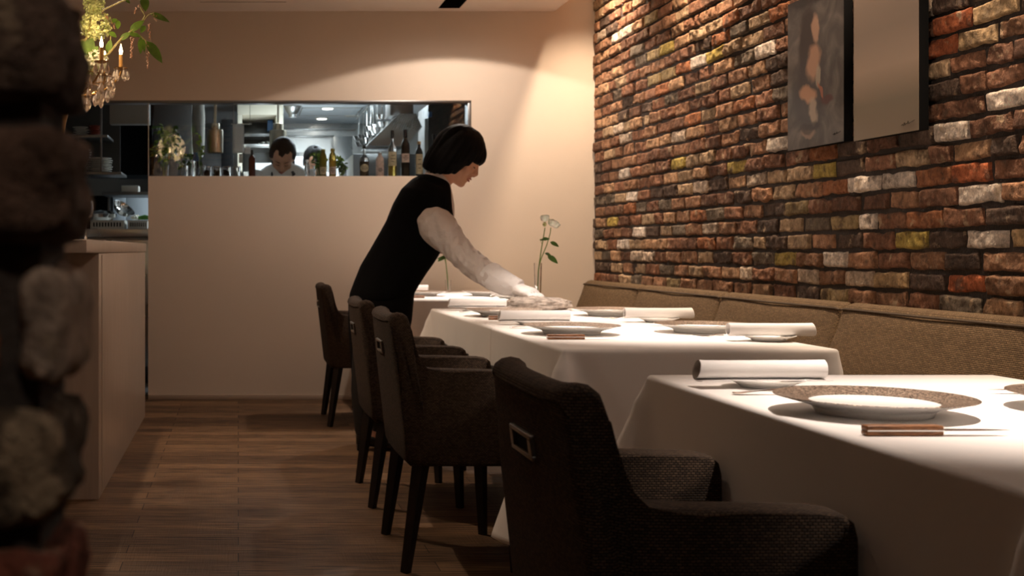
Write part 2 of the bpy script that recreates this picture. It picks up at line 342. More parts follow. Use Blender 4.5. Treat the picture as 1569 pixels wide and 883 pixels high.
def floor_mat():
    m = bpy.data.materials.new('worn_plank_floor'); m.use_nodes = True; N, L = nodes(m); b = N['Principled BSDF']
    tc = N.new('ShaderNodeTexCoord')
    br = N.new('ShaderNodeTexBrick'); br.offset = 0.37; br.inputs['Scale'].default_value = 1; br.inputs['Brick Width'].default_value = 0.95; br.inputs['Row Height'].default_value = 0.105
    br.inputs['Mortar Size'].default_value = 0.0016; br.inputs['Mortar Smooth'].default_value = 0.3; br.inputs['Bias'].default_value = 0.0
    br.inputs['Color1'].default_value = (0.20, 0.115, 0.060, 1); br.inputs['Color2'].default_value = (0.085, 0.046, 0.024, 1); br.inputs['Mortar'].default_value = (0.006, 0.004, 0.003, 1)
    L.new(tc.outputs['Object'], br.inputs['Vector'])
    mp = N.new('ShaderNodeMapping'); mp.inputs['Scale'].default_value = (2, 28, 1); L.new(tc.outputs['Object'], mp.inputs[0])
    n1 = N.new('ShaderNodeTexNoise'); n1.inputs['Scale'].default_value = 3; n1.inputs['Detail'].default_value = 7; n1.inputs['Distortion'].default_value = 0.6; L.new(mp.outputs[0], n1.inputs[0])
    mp2 = N.new('ShaderNodeMapping'); mp2.inputs['Scale'].default_value = (160, 8, 1); L.new(tc.outputs['Object'], mp2.inputs[0])
    n2 = N.new('ShaderNodeTexNoise'); n2.inputs['Scale'].default_value = 1.2; n2.inputs['Detail'].default_value = 3; L.new(mp2.outputs[0], n2.inputs[0])
    mr = N.new('ShaderNodeMapRange'); mr.inputs[1].default_value = 0.3; mr.inputs[2].default_value = 0.7; mr.inputs[3].default_value = 0.30; mr.inputs[4].default_value = 1.7; L.new(n1.outputs['Fac'], mr.inputs[0])
    mu = N.new('ShaderNodeMixRGB'); mu.blend_type = 'MULTIPLY'; mu.inputs[0].default_value = 0.9; L.new(br.outputs['Color'], mu.inputs[1]); L.new(mr.outputs[0], mu.inputs[2])
    L.new(mu.outputs[0], b.inputs['Base Color']); b.inputs['Roughness'].default_value = 0.62; b.inputs['Specular IOR Level'].default_value = 0.22
    ad = N.new('ShaderNodeMath'); ad.operation = 'MULTIPLY_ADD'; ad.inputs[1].default_value = -2.5; L.new(br.outputs['Fac'], ad.inputs[0])
    a2 = N.new('ShaderNodeMath'); a2.operation = 'ADD'; L.new(n2.outputs['Fac'], a2.inputs[0]); L.new(n1.outputs['Fac'], a2.inputs[1]); L.new(a2.outputs[0], ad.inputs[2])
    bp = N.new('ShaderNodeBump'); bp.inputs['Strength'].default_value = 0.5; bp.inputs['Distance'].default_value = 0.0025; L.new(ad.outputs[0], bp.inputs['Height']); L.new(bp.outputs[0], b.inputs['Normal'])
    return m
M['floor'] = floor_mat()

# ================================================ STRUCTURE
YB, XR, ZC = 7.64, 2.247, 2.46
def sbox(name, dims, m, bev=0): b = MB(); b.box(*dims, bev); return S(b.build(name, m))
sbox('floor', (-2.6, 2.4, -1.3, 7.9, -0.1, 0.0), M['floor'])
b = MB()
b.box(-2.6, 1.249, -1.3, YB, ZC, ZC + 0.12); b.box(1.383, 2.0, -1.3, YB, ZC, ZC + 0.12); b.box(1.249, 1.383, 7.55, YB, ZC, ZC + 0.12)
b.box(1.97, 2.0, -1.3, YB, ZC + 0.12, 3.0); b.box(1.97, 2.4, -1.3, YB, 3.0, 3.08)
S(b.build('ceiling', M['ceil'], smooth=False))
b = MB(); b.box(1.249, 1.383, -1.3, 7.55, ZC + 0.10, ZC + 0.118)
b.box(1.249, 1.253, -1.3, 7.55, ZC + 0.002, ZC + 0.10); b.box(1.379, 1.383, -1.3, 7.55, ZC + 0.002, ZC + 0.10); b.box(1.253, 1.379, 7.546, 7.55, ZC + 0.002, ZC + 0.10)
S(b.build('trim_1', M['black'], smooth=False))
b = MB()
b.box(-2.6, 2.4, YB, 7.76, 1.896, 3.08); b.box(1.475, 2.4, YB, 7.76, 0, 1.896); b.box(-0.57, 1.475, YB, 7.76, 0, 1.417); b.box(-2.6, -1.3, YB, 7.76, 0, 1.896)
S(b.build('wall_back', M['wall'], smooth=False))
b = MB(); b.box(-0.57, 2.1, YB - 0.008, YB, 0.0, 0.034, 0.002); S(b.build('baseboard_back', M['base']))
sbox('wall_left', (-2.7, -2.6, -1.3, 7.76, -0.1, 3.08), M['wall'])
sbox('wall_front', (-2.7, 2.4, -1.4, -1.3, -0.1, 3.08), M['wall'])

# ---- brick wall on the right
PAL = [((0.26, 0.125, 0.072), 26), ((0.33, 0.175, 0.098), 24), ((0.18, 0.09, 0.055), 20), ((0.10, 0.066, 0.048), 13), ((0.42, 0.29, 0.175), 16), ((0.42, 0.25, 0.14), 14), ((0.33, 0.24, 0.12), 3), ((0.16, 0.125, 0.09), 6), ((0.55, 0.43, 0.32), 5), ((0.32, 0.13, 0.06), 5)]
PC = [c for c, n in PAL for _ in range(n)]
WH = (0.74, 0.63, 0.52); YE = (0.46, 0.34, 0.09); TA = (0.50, 0.34, 0.18); RD = (0.40, 0.12, 0.05); DK = (0.09, 0.06, 0.045)
OVR = [(1338, 277, WH), (1392, 271, WH), (1485.5, 294.5, WH), (1341, 339, WH), (1489, 367.5, WH), (1292, 401, WH), (1455, 190, WH), (1061, 99.7, WH), (1167, 86, WH), (938, 56, WH), (959, 43, WH), (981, 354, WH), (951, 374, WH), (971, 295, WH), (951, 259, WH), (1184, 211, WH), (1187, 209, WH),
       (1419, 369, YE), (1263.5, 252, YE), (1090, 88, YE), (1036, 241, YE), (1136, 246, YE), (1201, 397, YE), (935, 336, YE), (1524, 26, TA), (1483, 74, TA), (1530, 160, WH), (1454, 45, RD), (1480, 262, RD), (1440, 70, RD), (1345, 432, TA), (1408, 435, DK), (1490, 432, RD), (1030, 60, YE), (1565, 368, TA)]
def brick_wall(y0, y1, z0, z1, zanchor=0.9475, pitch=0.0685, L=0.205):
    rnd = random.Random(3); V = []; Fc = []; COL = []; n0 = 0
    nu, nv = 28, 12
    su = np.linspace(-1, 1, nu + 1); sv = np.linspace(-1, 1, nv + 1)
    # cluster samples near edges
    su = np.sign(su) * (1 - (1 - np.abs(su)) ** 1.25); sv = np.sign(sv) * (1 - (1 - np.abs(sv)) ** 1.25)
    Sg, Tg = np.meshgrid(su, sv, indexing='ij')
    quad = np.array([(i * (nv + 1) + j, (i + 1) * (nv + 1) + j, (i + 1) * (nv + 1) + j + 1, i * (nv + 1) + j + 1) for i in range(nu) for j in range(nv)])
    ov = []
    for x, y, c in OVR:
        Y = F * XR / (x - VX); ov.append((Y, EYE - (y - VY) * Y / F, c))
    r0 = math.floor((z0 - zanchor) / pitch); r1 = math.ceil((z1 - zanchor) / pitch)
    idx = 0
    for r in range(r0, r1):
        zc = zanchor + (r + 0.5) * pitch; y = y0 - rnd.uniform(0, L) + (r % 2) * L * 0.5
        while y < y1:
            bl = L * rnd.choice([1, 1, 1.05, 0.95, 0.9, 1.08, 0.62 if rnd.random() < 0.35 else 1])
            yc = y + bl / 2; idx += 1
            a, bb = max(y, y0), min(y + bl, y1)
            y += bl
            if bb - a < 0.04: continue
            yc = (a + bb) / 2; hu = (bb - a) / 2 - rnd.uniform(0.0038, 0.0072); hv = pitch / 2 - rnd.uniform(0.0035, 0.0065)
            if r * pitch + zanchor < z0 - pitch: continue
            col = rnd.choice(PC); rough = rnd.uniform(0.5, 1.5)
            for Y, Z, c in ov:
                if a <= Y < bb and abs(Z - zc) < pitch / 2: col = c; rough = 0.8
            kk = rnd.uniform(0.8, 1.2); col = np.array([min(1, c * kk) for c in col])
            P = np.stack([Sg * hu * 9 + idx * 7.3, Tg * hv * 9 + idx * 3.1, np.full_like(Sg, idx * 1.7)], -1)
            e1 = fbm(P * 2.2, 1, 3); e2 = fbm(P * 2.2, 11, 3); hN = fbm(P * 2.6, 21, 4)
            rad = np.maximum(np.abs(Sg) ** 1, np.abs(Tg))
            edge = np.clip((rad - 0.45) / 0.55, 0, 1)
            uu = yc + Sg * hu + e1 * 0.0075 * edge * rough
            tilt = rnd.uniform(-0.025, 0.025)
            zz = zc + Tg * hv + e2 * 0.0055 * edge * rough + Sg * hu * tilt
            du = (1 - np.abs(Sg)) * hu; dv = (1 - np.abs(Tg)) * hv; d = np.minimum(du, dv)
            rr = 0.008
            rounding = np.where(d < rr, 1 - np.sqrt(np.clip(1 - ((rr - d) / rr) ** 2, 0, 1)), 0)
            out = rnd.uniform(0.000, 0.010) + hN * 0.0050 * rough + fbm(P * 7, 41, 2) * 0.0014 * rough - rounding * 0.020 + Sg * rnd.uniform(-.003, .003)
            xx = XR + 0.004 - out
            V.append(np.stack([xx, uu, zz], -1).reshape(-1, 3)); Fc.append(quad + n0); n0 += V[-1].shape[0]
            cv = col[None, :] * (1 + 0.22 * fbm(P * 1.2, 31, 2).reshape(-1, 1))
            COL.append(np.concatenate([np.clip(cv, 0, 1), np.ones((cv.shape[0], 1))], 1))
    V = np.concatenate(V); Fc = np.concatenate(Fc); COL = np.concatenate(COL)
    me = bpy.data.meshes.new('wall_right'); me.vertices.add(len(V)); me.vertices.foreach_set('co', V.astype(np.float32).ravel())
    me.loops.add(len(Fc) * 4); me.loops.foreach_set('vertex_index', Fc.astype(np.int32).ravel()[::1])
    me.polygons.add(len(Fc)); me.polygons.foreach_set('loop_start', np.arange(0, len(Fc) * 4, 4, dtype=np.int32))
    me.polygons.foreach_set('use_smooth', np.ones(len(Fc), bool)); me.update(calc_edges=True)
    ca = me.color_attributes.new('bc', 'FLOAT_COLOR', 'POINT'); ca.data.foreach_set('color', COL.astype(np.float32).ravel())
    me.materials.append(M['brick']); o = bpy.data.objects.new('wall_right', me); C.objects.link(o); return o
wr = S(brick_wall(0.3, YB - 0.002, 0.62, 2.98))
b = MB(); b.box(2.257, 2.40, -1.3, YB, -0.1, 3.08); mo = b.build('wall_right_mortar', M['mortar'], wr, smooth=False)

# ---- blurred brick pier in the foreground, left
def pier():
    rnd = random.Random(11); bm_all = MB(); cols = []
    pitch = 0.0685; yf, yb, xr = 0.575, 0.675, -0.084
    ztop_of = lambda y: EYE - (y - VY) * yf / F
    zc0 = 0.9475  # mortar line between the rows seen at y 215-410 and 430-650
    def brick(x0, x1, y0, y1, z0, z1, col, seed):
        bm = bmesh.new(); bmesh.ops.create_cube(bm, size=2); bmesh.ops.subdivide_edges(bm, edges=bm.edges[:], cuts=9, use_grid_fill=True)
        hx, hy, hz = (x1 - x0) / 2, (y1 - y0) / 2, (z1 - z0) / 2; c = Vector(((x0 + x1) / 2, (y0 + y1) / 2, (z0 + z1) / 2))
        for v in bm.verts:
            p = Vector((v.co.x * hx, v.co.y * hy, v.co.z * hz)); rr = 0.011
            q = Vector((max(-hx + rr, min(hx - rr, p.x)), max(-hy + rr, min(hy - rr, p.y)), max(-hz + rr, min(hz - rr, p.z))))
            d = p - q; p = q + (d.normalized() * rr if d.length > 1e-6 else d)
            n = mnoise.noise(p * 55 + Vector((seed * 3.1, 0, 0))); n2 = mnoise.noise(p * 130 + Vector((0, seed, 0)))
            v.co = c + p + p.normalized() * (n * 0.006 + n2 * 0.003)
        k = len(bm.verts); bm_all.bm(bm); cols.extend([col] * k)
    seed = 0
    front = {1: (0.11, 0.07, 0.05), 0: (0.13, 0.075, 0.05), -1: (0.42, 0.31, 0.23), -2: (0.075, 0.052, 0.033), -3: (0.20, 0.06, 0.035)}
    for r in range(-14, 23):
        z0 = zc0 + r * pitch + 0.006; z1 = zc0 + (r + 1) * pitch - 0.006
        jut = rnd.uniform(-0.003, 0.003)
        lens = [0.105, 0.225, 0.225, 0.225, 0.225] if r % 2 == 0 else [0.222, 0.22, 0.225, 0.225, 0.11]
        if r == -1: lens = [0.034, 0.19, 0.225, 0.225, 0.225, 0.105]
        x = xr + jut
        for k, l in enumerate(lens):
            seed += 1
            col = front.get(r) if k == 0 and r in front else rnd.choice(PC)
            if r == -1: col = front[-1] if k == 0 else RD if k == 1 else rnd.choice(PC)
            
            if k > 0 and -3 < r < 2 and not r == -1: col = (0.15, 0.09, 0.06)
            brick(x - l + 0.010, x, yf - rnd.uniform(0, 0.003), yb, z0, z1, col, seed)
            x -= l
    o = bm_all.build('brick_pier', M['brick'], uv=False)
    ca = o.data.color_attributes.new('bc', 'FLOAT_COLOR', 'POINT')
    arr = np.array([(*c, 1) for c in cols], np.float32); ca.data.foreach_set('color', arr.ravel())
    b = MB(); b.box(-1.08, xr - 0.012, yf + 0.012, yb - 0.008, 0, 2.458); b.build('mortar_core', M['mortar'], o, smooth=False)
    o.name = 'wall_pier'; S(o)
pier()

# ---- kitchen shell behind the pass
KY, KZ = 12.4, 2.25
sbox('floor_kitchen', (-2.6, 2.4, 7.9, KY + 0.1, -0.1, 0.0), M['kfloor'])
sbox('ceiling_kitchen', (-2.6, 2.4, 7.76, KY + 0.1, KZ, KZ + 0.1), M['kceil'])
sbox('wall_kitchen_back', (-2.6, 2.4, KY, KY + 0.1, 0, KZ), M['steel_wall'])
sbox('wall_kitchen_left', (-2.7, -2.6, 7.76, KY + 0.1, 0, KZ), M['darkwall'])
sbox('wall_kitchen_right', (1.75, 1.85, 7.76, KY, 0, KZ), M['kwall'])
# the pass window: frame and glass
b = MB(); b.box(-0.565, 1.452, YB + 0.006, YB + 0.012, 1.419, 1.880); g = S(b.build('window_1', M['pane'], smooth=False))
b = MB(); b.box(-1.30, 1.475, YB - 0.002, YB + 0.10, 1.880, 1.896, 0.002); b.box(1.452, 1.475, YB - 0.002, YB + 0.10, 1.419, 1.880, 0.002)
tag(b.build('window_frame', M['steel_dark'], g), 'dark steel frame')
b = MB(); b.box(-0.572, -0.565, YB + 0.002, YB + 0.016, 1.419, 1.880, 0.001); b.build('window_edge_strip', M['steel'], g)

# ================================================ AIR VENT, DOWNLIGHT IN CEILING
t = thing('air_vent', 'flat cream ceiling ventilation panel near the back wall', 'vent', (0.03, 6.9, ZC))
b = MB(); b.box(-0.29, 0.29, -0.43, 0.43, -0.012, 0, 0.004); b.build('panel', M['ceil'], t)
for q in (-.392, .392): b = MB(); b.box(-0.26, 0.26, q - .007, q + .007, -0.014, -0.011); b.build('vent_gap', M['base'], t)

# ================================================ RECEPTION COUNTER
t = thing('reception_counter', 'pale wood panelled service counter at the left beside the kitchen passage', 'counter', (-0.95, 5.73, 0))
def rel(t, b): return b
b = MB(); b.box(-0.42, 0.42, -1.138, 1.14, 0.0, 0.937, 0.002); b.build('body', M['panel'], t)
for k in range(1):
    b = MB(); b.box(0.4195, 0.4225, -1.138 + (0.09 if k == 0 else 0.09 + k * 0.7), -1.135 + (0.09 if k == 0 else 0.09 + k * 0.7), 0.01, 0.93); b.build('panel_seam', M['base'], t)
b = MB(); b.box(-0.46, 0.426, -1.55, 1.145, 0.938, 0.987, 0.006); b.build('worktop', M['panel'], t)

# ================================================ BANQUETTE
t = thing('banquette', 'long golden brown woven upholstered bench along the brick wall', 'bench', (1.95, 4.5, 0))
ox, oy = 1.95, 4.5
b = MB(); b.box(1.70 - ox, 2.20 - ox, 0.5 - oy, 7.62 - oy, 0.0, 0.29, 0.005); b.build('base', M['darkwood'], t)
def inset(poly, d):
    c = Vector((sum(p[0] for p in poly) / len(poly), sum(p[1] for p in poly) / len(poly)))
    return [((Vector(p) - c) * (1 - d / ((Vector(p) - c).length + 1e-6)) + c) for p in poly]
prof = [(2.232, .42), (2.085, .42), (2.095, .47), (2.115, .55), (2.140, .62), (2.165, .685), (2.178, .72), (2.184, .737), (2.192, .748), (2.204, .755), (2.220, .759), (2.228, .759), (2.232, .752)]
ys = [7.63, 6.588, 5.463, 4.372, 3.27, 2.17, 1.07]
for k in range(len(ys) - 1):
    ya, yb_ = ys[k + 1], ys[k]; rings = []
    for dy, ins in ((0.001, .026), (0.006, .014), (0.016, .005), (0.03, 0)):
        rings.append([(p[0] - ox, ya + dy - oy, p[1]) for p in inset(prof, ins)])
    for q in range(1, 12): 
        yy = ya + 0.03 + (yb_ - ya - 0.06) * q / 12; bl = 0.013 * math.sin(math.pi * q / 12) ** .6
        rings.append([(p[0] - ox - (bl if p[0] < 2.18 and p[1] > .43 else 0), yy - oy, p[1]) for p in prof])
    for dy, ins in ((0.03, 0), (0.016, .005), (0.006, .014), (0.001, .026)):
        rings.append([(p[0] - ox, yb_ - dy - oy, p[1]) for p in inset(prof, ins)])
    bk = MB().loft(rings).build('backrest', M['bench'], t, sharp=60)
    MB().tube([(2.181 - ox, ya + 0.006 - oy, .733), (2.1805 - ox, ya + 0.03 - oy, .7365), (2.169 - ox, (ya + yb_) / 2 - oy, .7365), (2.1805 - ox, yb_ - 0.03 - oy, .7365), (2.181 - ox, yb_ - 0.006 - oy, .733)], 0.0042, 8).build('piping', M['piping'], bk)
    b = MB(); b.box(1.665 - ox, 2.10 - ox, ya + 0.003 - oy, yb_ - 0.003 - oy, 0.30, 0.425, 0.025, 4); b.build('seat_cushion', M['bench'], t)

# ================================================ TABLES AND CLOTHS
X0, X1 = 0.848, 1.577
def table(y0, y1, label):
    xc, yc = (X0 + X1) / 2, (y0 + y1) / 2
    t = thing('dining_table', label, 'table', (xc, yc, 0))
    hx, hy = (X1 - X0) / 2 - 0.012, (y1 - y0) / 2 - 0.012
    b = MB(); b.box(-hx, hx, -hy, hy, 0.655, 0.684, 0.004); b.build('tabletop', M['darkwood'], t)
    for sx in (-1, 1):
        for sy in (-1, 1):
            b = MB(); b.box(sx * (hx - 0.10) - 0.022, sx * (hx - 0.10) + 0.022, sy * (hy - 0.10) - 0.022, sy * (hy - 0.10) + 0.022, 0, 0.655, 0.004); b.build('leg', M['darkwood'], t)
    return t
def cloth(y0, y1, label, drop=0.40, z=0.690, seed=0, x0=X0, x1=X1, far=True, near=True, grow=0.0):
    x0 -= grow; x1 += grow
    per = []; cr = 0.012; ns = lambda L: max(20, int(L / 0.012))
    def side(a, b, n, nrm):
        for i in range(n): q = i / n; per.append((a[0] + (b[0] - a[0]) * q, a[1] + (b[1] - a[1]) * q, nrm[0], nrm[1]))
    def corner(c, a0):
        for i in range(10): a = a0 + R(90) * (i + 0.5) / 10; per.append((c[0] + cr * math.cos(a), c[1] + cr * math.sin(a), math.cos(a), math.sin(a)))
    side((x0 + cr, y0), (x1 - cr, y0), ns(x1 - x0), (0, -1)); corner((x1 - cr, y0 + cr), R(-90))
    side((x1, y0 + cr), (x1, y1 - cr), ns(y1 - y0), (1, 0)); corner((x1 - cr, y1 - cr), 0)
    side((x1 - cr, y1), (x0 + cr, y1), ns(x1 - x0), (0, 1)); corner((x0 + cr, y1 - cr), R(90))
    side((x0, y1 - cr), (x0, y0 + cr), ns(y1 - y0), (-1, 0)); corner((x0 + cr, y0 + cr), R(180))
    cs = [(x0, y0, near), (x1, y0, near * .35), (x1, y1, far * .35), (x0, y1, far)]; rings = []; er = 0.011
    def ring(v, inset_, zz):
        out = []
        for px, py, nx, ny in per:
            off = -inset_
            dz = 0
            if v > 0:
                cd = 1e9; ca = 1
                for cx, cy, on in cs:
                    if on and math.hypot(px - cx, py - cy) < cd: cd = math.hypot(px - cx, py - cy); ca = on
                g1 = math.exp(-(cd / (0.020 + 0.20 * v)) ** 2); g2 = math.exp(-((cd - 0.035 - 0.42 * v) / (0.03 + 0.13 * v)) ** 2)
                off += v * 0.025 + 0.55 * ca * v * g1 * (1 - 0.45 * v) - 0.05 * v * g2
                s_ = px * 1.3 + py
                off += min(1, v / 0.15) * (0.0035 * mnoise.noise(Vector((px * 5, py * 5, seed + v * 1.5))) + 0.0025 * mnoise.noise(Vector((px * 14, py * 14, seed + 9 + v * 4))))
                dz = -0.20 * v * math.exp(-(cd / 0.10) ** 2) if v > 0.05 else 0
            out.append((px + nx * off, py + ny * off, zz + dz))
        return out
    for k in range(5):
        a = R(90) * k / 4; rings.append(ring(0, er * (1 - math.sin(a)), z - er * (1 - math.cos(a))))
    nv = 34
    for k in range(1, nv + 1): v = drop * k / nv; rings.append(ring(v, 0, z - er - v))
    n = len(rings[0]); mb = MB(); mb.loft(rings, cap=False); mb.f.append(tuple(range(n)))
    o = mb.build('tablecloth', M['cloth'], sharp=180); tag(o, label, 'tablecloth')
    sm = o.modifiers.new('sol', 'SOLIDIFY'); sm.thickness = 0.0012; sm.offset = -1
    return o
table(1.27, 2.518, 'dark wood dining table under the nearest white cloth, at the right edge')
cloth(1.27, 2.518, 'white tablecloth on the nearest table with the single large plate in front', seed=1)
table(3.16, 5.327, 'long dark wood dining table under two white cloths in the middle of the row')
cloth(3.16, 4.10, 'white tablecloth over the near half of the long middle table', seed=2, far=False)
cloth(4.04, 5.327, 'white tablecloth over the far half of the middle table, under the stone slab', seed=3, near=False, z=0.6915, grow=0.0015)
table(6.29, 7.52, 'dark wood dining table by the back wall behind the waitress')
cloth(6.29, 7.52, 'white tablecloth on the farthest table by the back wall', seed=4, drop=0.42, far=False)

# ================================================ ARMCHAIRS
def make_chair(label):
    t = thing('dining_armchair', label, 'chair', (0.65, 0, 0), 0, 'armchairs along the aisle side of the tables')
    HW = 0.268
    def bprof(y):
        e = abs(y) / HW; th = 0.056 + 0.008 * max(0, (e - 0.55) / 0.45) ** 2
        bow = -0.008 * (1 - e * e); sag = -0.010 * (1 - e ** 4)
        lo, hi = (-0.155 + bow, 0.315), (-0.207 + bow, 0.768 + sag)
        out = []
        for q in (0.03, 0.2, 0.4, 0.6, 0.8, 0.95): out.append((lo[0] + (hi[0] - lo[0]) * q, lo[1] + (hi[1] - lo[1]) * q))
        r = th / 2
        for k in range(7):
            a = R(180 - 30 * k); out.append((hi[0] + r + r * 1.0 * math.cos(a), hi[1] - 0.024 + 0.024 * math.sin(a)))
        for q in (0.9, 0.7, 0.5, 0.3, 0.1, 0.0): out.append((lo[0] + (hi[0] - lo[0]) * q + th + 0.012 * (1 - q), lo[1] + (hi[1] - lo[1]) * q))
        out.append((lo[0] + 0.012, lo[1]))
        return out
    rings = []
    st = [(-HW, .024), (-HW + .003, .014), (-HW + .010, .005), (-HW + .022, 0)] + [(-HW + .022 + (2 * HW - .044) * k / 14, 0) for k in range(1, 14)] + [(HW - .022, 0), (HW - .010, .005), (HW - .003, .014), (HW, .024)]
    for y, ins in st:
        p = bprof(y)
        if ins: p = inset(p, ins)
        rings.append([(q[0], y, q[1]) for q in p])
    tap = lambda rg: [[(q[0], q[1] * (1 - max(0, q[2] - .58) / .188 * .17), q[2]) for q in r_] for r_ in rg]
    back = MB().loft(tap(rings)).build('backrest', M['chair'], t, sharp=70)
    arm = [(-0.135, 0.315), (-0.185, 0.70), (-0.150, 0.725), (-0.145, 0.69), (-0.138, 0.655), (-0.128, 0.625), (-0.112, 0.607), (-0.088, 0.601), (-0.03, 0.599), (0.06, 0.597), (0.15, 0.594), (0.172, 0.590), (0.184, 0.580), (0.189, 0.560), (0.191, 0.315)]
    for s in (-1, 1):
        rg = []; ya, yb2 = 0.192, HW
        for dy, ins in ((0, .016), (.003, .008), (.009, .002), (.018, 0), (.038, 0)): rg.append([(q[0], s * (ya + dy), q[1]) for q in inset(arm, ins)])
        for dy, ins in ((.018, 0), (.009, .002), (.003, .008), (0, .016)): rg.append([(q[0], s * (yb2 - dy), q[1]) for q in inset(arm, ins)])
        MB().loft(tap(rg)).build('armrest', M['chair'], t, sharp=70)
    b = MB(); b.box(-0.10, 0.17, -0.19, 0.19, 0.315, 0.45, 0.025, 4); b.build('seat', M['chair'], t)
    for s in (-1, 1):
        MB().tube([(-0.112, s * 0.235, 0.322), (-0.135, s * 0.237, 0.16), (-0.158, s * 0.24, 0.0)], [0.026, 0.021, 0.016], 4).build('leg', M['darkwood'], t, sharp=30)
        MB().tube([(0.155, s * 0.235, 0.322), (0.16, s * 0.236, 0.16), (0.166, s * 0.238, 0.0)], [0.025, 0.020, 0.015], 4).build('leg', M['darkwood'], t, sharp=30)
    Mx = Matrix.Translation((-0.2030, 0.0, 0.650)) @ Matrix.Rotation(R(-7), 4, 'Y')
    b = MB()
    b.box(-0.006, 0.004, -0.068, 0.068, 0.012, 0.020, 0.002, M=Mx); b.box(-0.006, 0.004, -0.068, 0.068, -0.020, -0.012, 0.002, M=Mx)
    b.box(-0.006, 0.004, -0.068, -0.050, -0.012, 0.012, 0.0, M=Mx); b.box(-0.006, 0.004, 0.050, 0.068, -0.012, 0.012, 0.0, M=Mx)
    h = tag(b.build('back_handle', M['grip'], t), 'brushed metal grip plate on the chair back')
    b = MB(); b.box(-0.001, 0.006, -0.050, 0.050, -0.012, 0.012, M=Mx); b.build('grip_slot', M['black'], h)
    return t
CL = ['nearest brown woven armchair with metal grip plate, at the front table', 'second brown woven armchair from the front, at the near half of the middle table', 'third brown woven armchair from the front, just this side of the waitress', 'farthest brown woven armchair, standing behind the waitress near the pale back wall']
ch = make_chair(CL[0]); ch.location = (0.65, 1.89, 0)
for k, (y, rz) in enumerate(((3.79, 0), (4.68, 0), (6.72, 0)), 1): dup(ch, (0.65, y, 0), R(rz), CL[k])

# ================================================ PLACE SETTINGS
ZT = 0.6905
WHERE = {}
def make_charger():
    t = thing('charger_plate', '', 'plate', (0, 0, 0), 0, 'large speckled-rim plates laid on the tables')
    b = MB(); b.lathe([(0.0001, 0.004), (0.076, 0.004), (0.078, 0.0), (0.084, 0.0), (0.089, 0.0095), (0.098, 0.0135), (0.120, 0.0195), (0.1462, 0.0268), (0.1462, 0.0272), (0.0945, 0.0186), (0.090, 0.0172), (0.0001, 0.0168)], 72); b.build('dish', M['china'], t)
    b = MB(); b.lathe([(0.0935, 0.0194), (0.120, 0.0238), (0.1462, 0.0282), (0.1468, 0.0277), (0.1464, 0.0270), (0.120, 0.0228), (0.0935, 0.0184)], 72)
    n = 72; k = len(b.v) // n; b.f = [f for f in b.f if len(f) == 4] + [((k - 1) * n + j, (k - 1) * n + (j + 1) % n, (j + 1) % n, j) for j in range(n)]
    tag(b.build('rim', M['rim'], t), 'speckled bronze rim')
    return t
def make_bread():
    b = MB(); b.lathe([(0.0001, 0.003), (0.038, 0.003), (0.040, 0), (0.043, 0), (0.050, 0.006), (0.0725, 0.0150), (0.0732, 0.0162), (0.0722, 0.0165), (0.050, 0.0085), (0.044, 0.0065), (0.0001, 0.006)], 56)
    o = b.build('bread_plate', M['china']); return tag(o, '', 'plate', 'small white bread plates under the napkins')
def make_napkin(L=0.243):
    # rolled cloth: spiral section swept along x, loose flap beneath
    path = []
    r0 = 0.0175
    for k in range(64):
        a = R(-90) + 2 * math.pi * 1.75 * k / 63; r = r0 - 0.0035 * k / 63; path.append((r * math.cos(a), r * math.sin(a)))
    flap = [(-0.034 + 0.034 * q / 6, -r0 - 0.0030 * math.sin(math.pi * q / 6) * 0.6) for q in range(6)]
    path = flap + path; th = 0.0007; n = len(path); nor = []
    for i in range(n):
        a = path[max(i - 1, 0)]; c = path[min(i + 1, n - 1)]; tx, ty = c[0] - a[0], c[1] - a[1]; l = math.hypot(tx, ty) or 1; nor.append((-ty / l, tx / l))
    mb = MB(); st = 13; V = []
    for s in range(st):
        x = -L / 2 + L * s / (st - 1); sc = 1 + 0.05 * (2 * s / (st - 1) - 1) ** 4
        for sg in (1, -1):
            for (py, pz), (ny, nz) in zip(path, nor):
                wob = 0.0006 * mnoise.noise(Vector((x * 25, py * 60, pz * 60)))
                V.append((x + (0.004 * pz / r0 if s in (0,) else 0), py * sc + ny * (th * sg + wob), (pz * sc + nz * (th * sg + wob)) + r0))
    fs = []; row = 2 * n
    for s in range(st - 1):
        for i in range(n - 1):
            for o_, fl in ((0, False), (n, True)):
                q = (s * row + o_ + i, s * row + o_ + i + 1, (s + 1) * row + o_ + i + 1, (s + 1) * row + o_ + i); fs.append(q[::-1] if fl else q)
        for i in (0, n - 1): fs.append((s * row + i, (s + 1) * row + i, (s + 1) * row + n + i, s * row + n + i))
    for s in (0, st - 1):
        for i in range(n - 1): fs.append((s * row + i, s * row + i + 1, s * row + n + i + 1, s * row + n + i))
    mb.add(V, fs); o = mb.build('rolled_napkin', M['napkin'], sharp=60); return tag(o, '', 'napkin', 'rolled white napkins on bread plates')
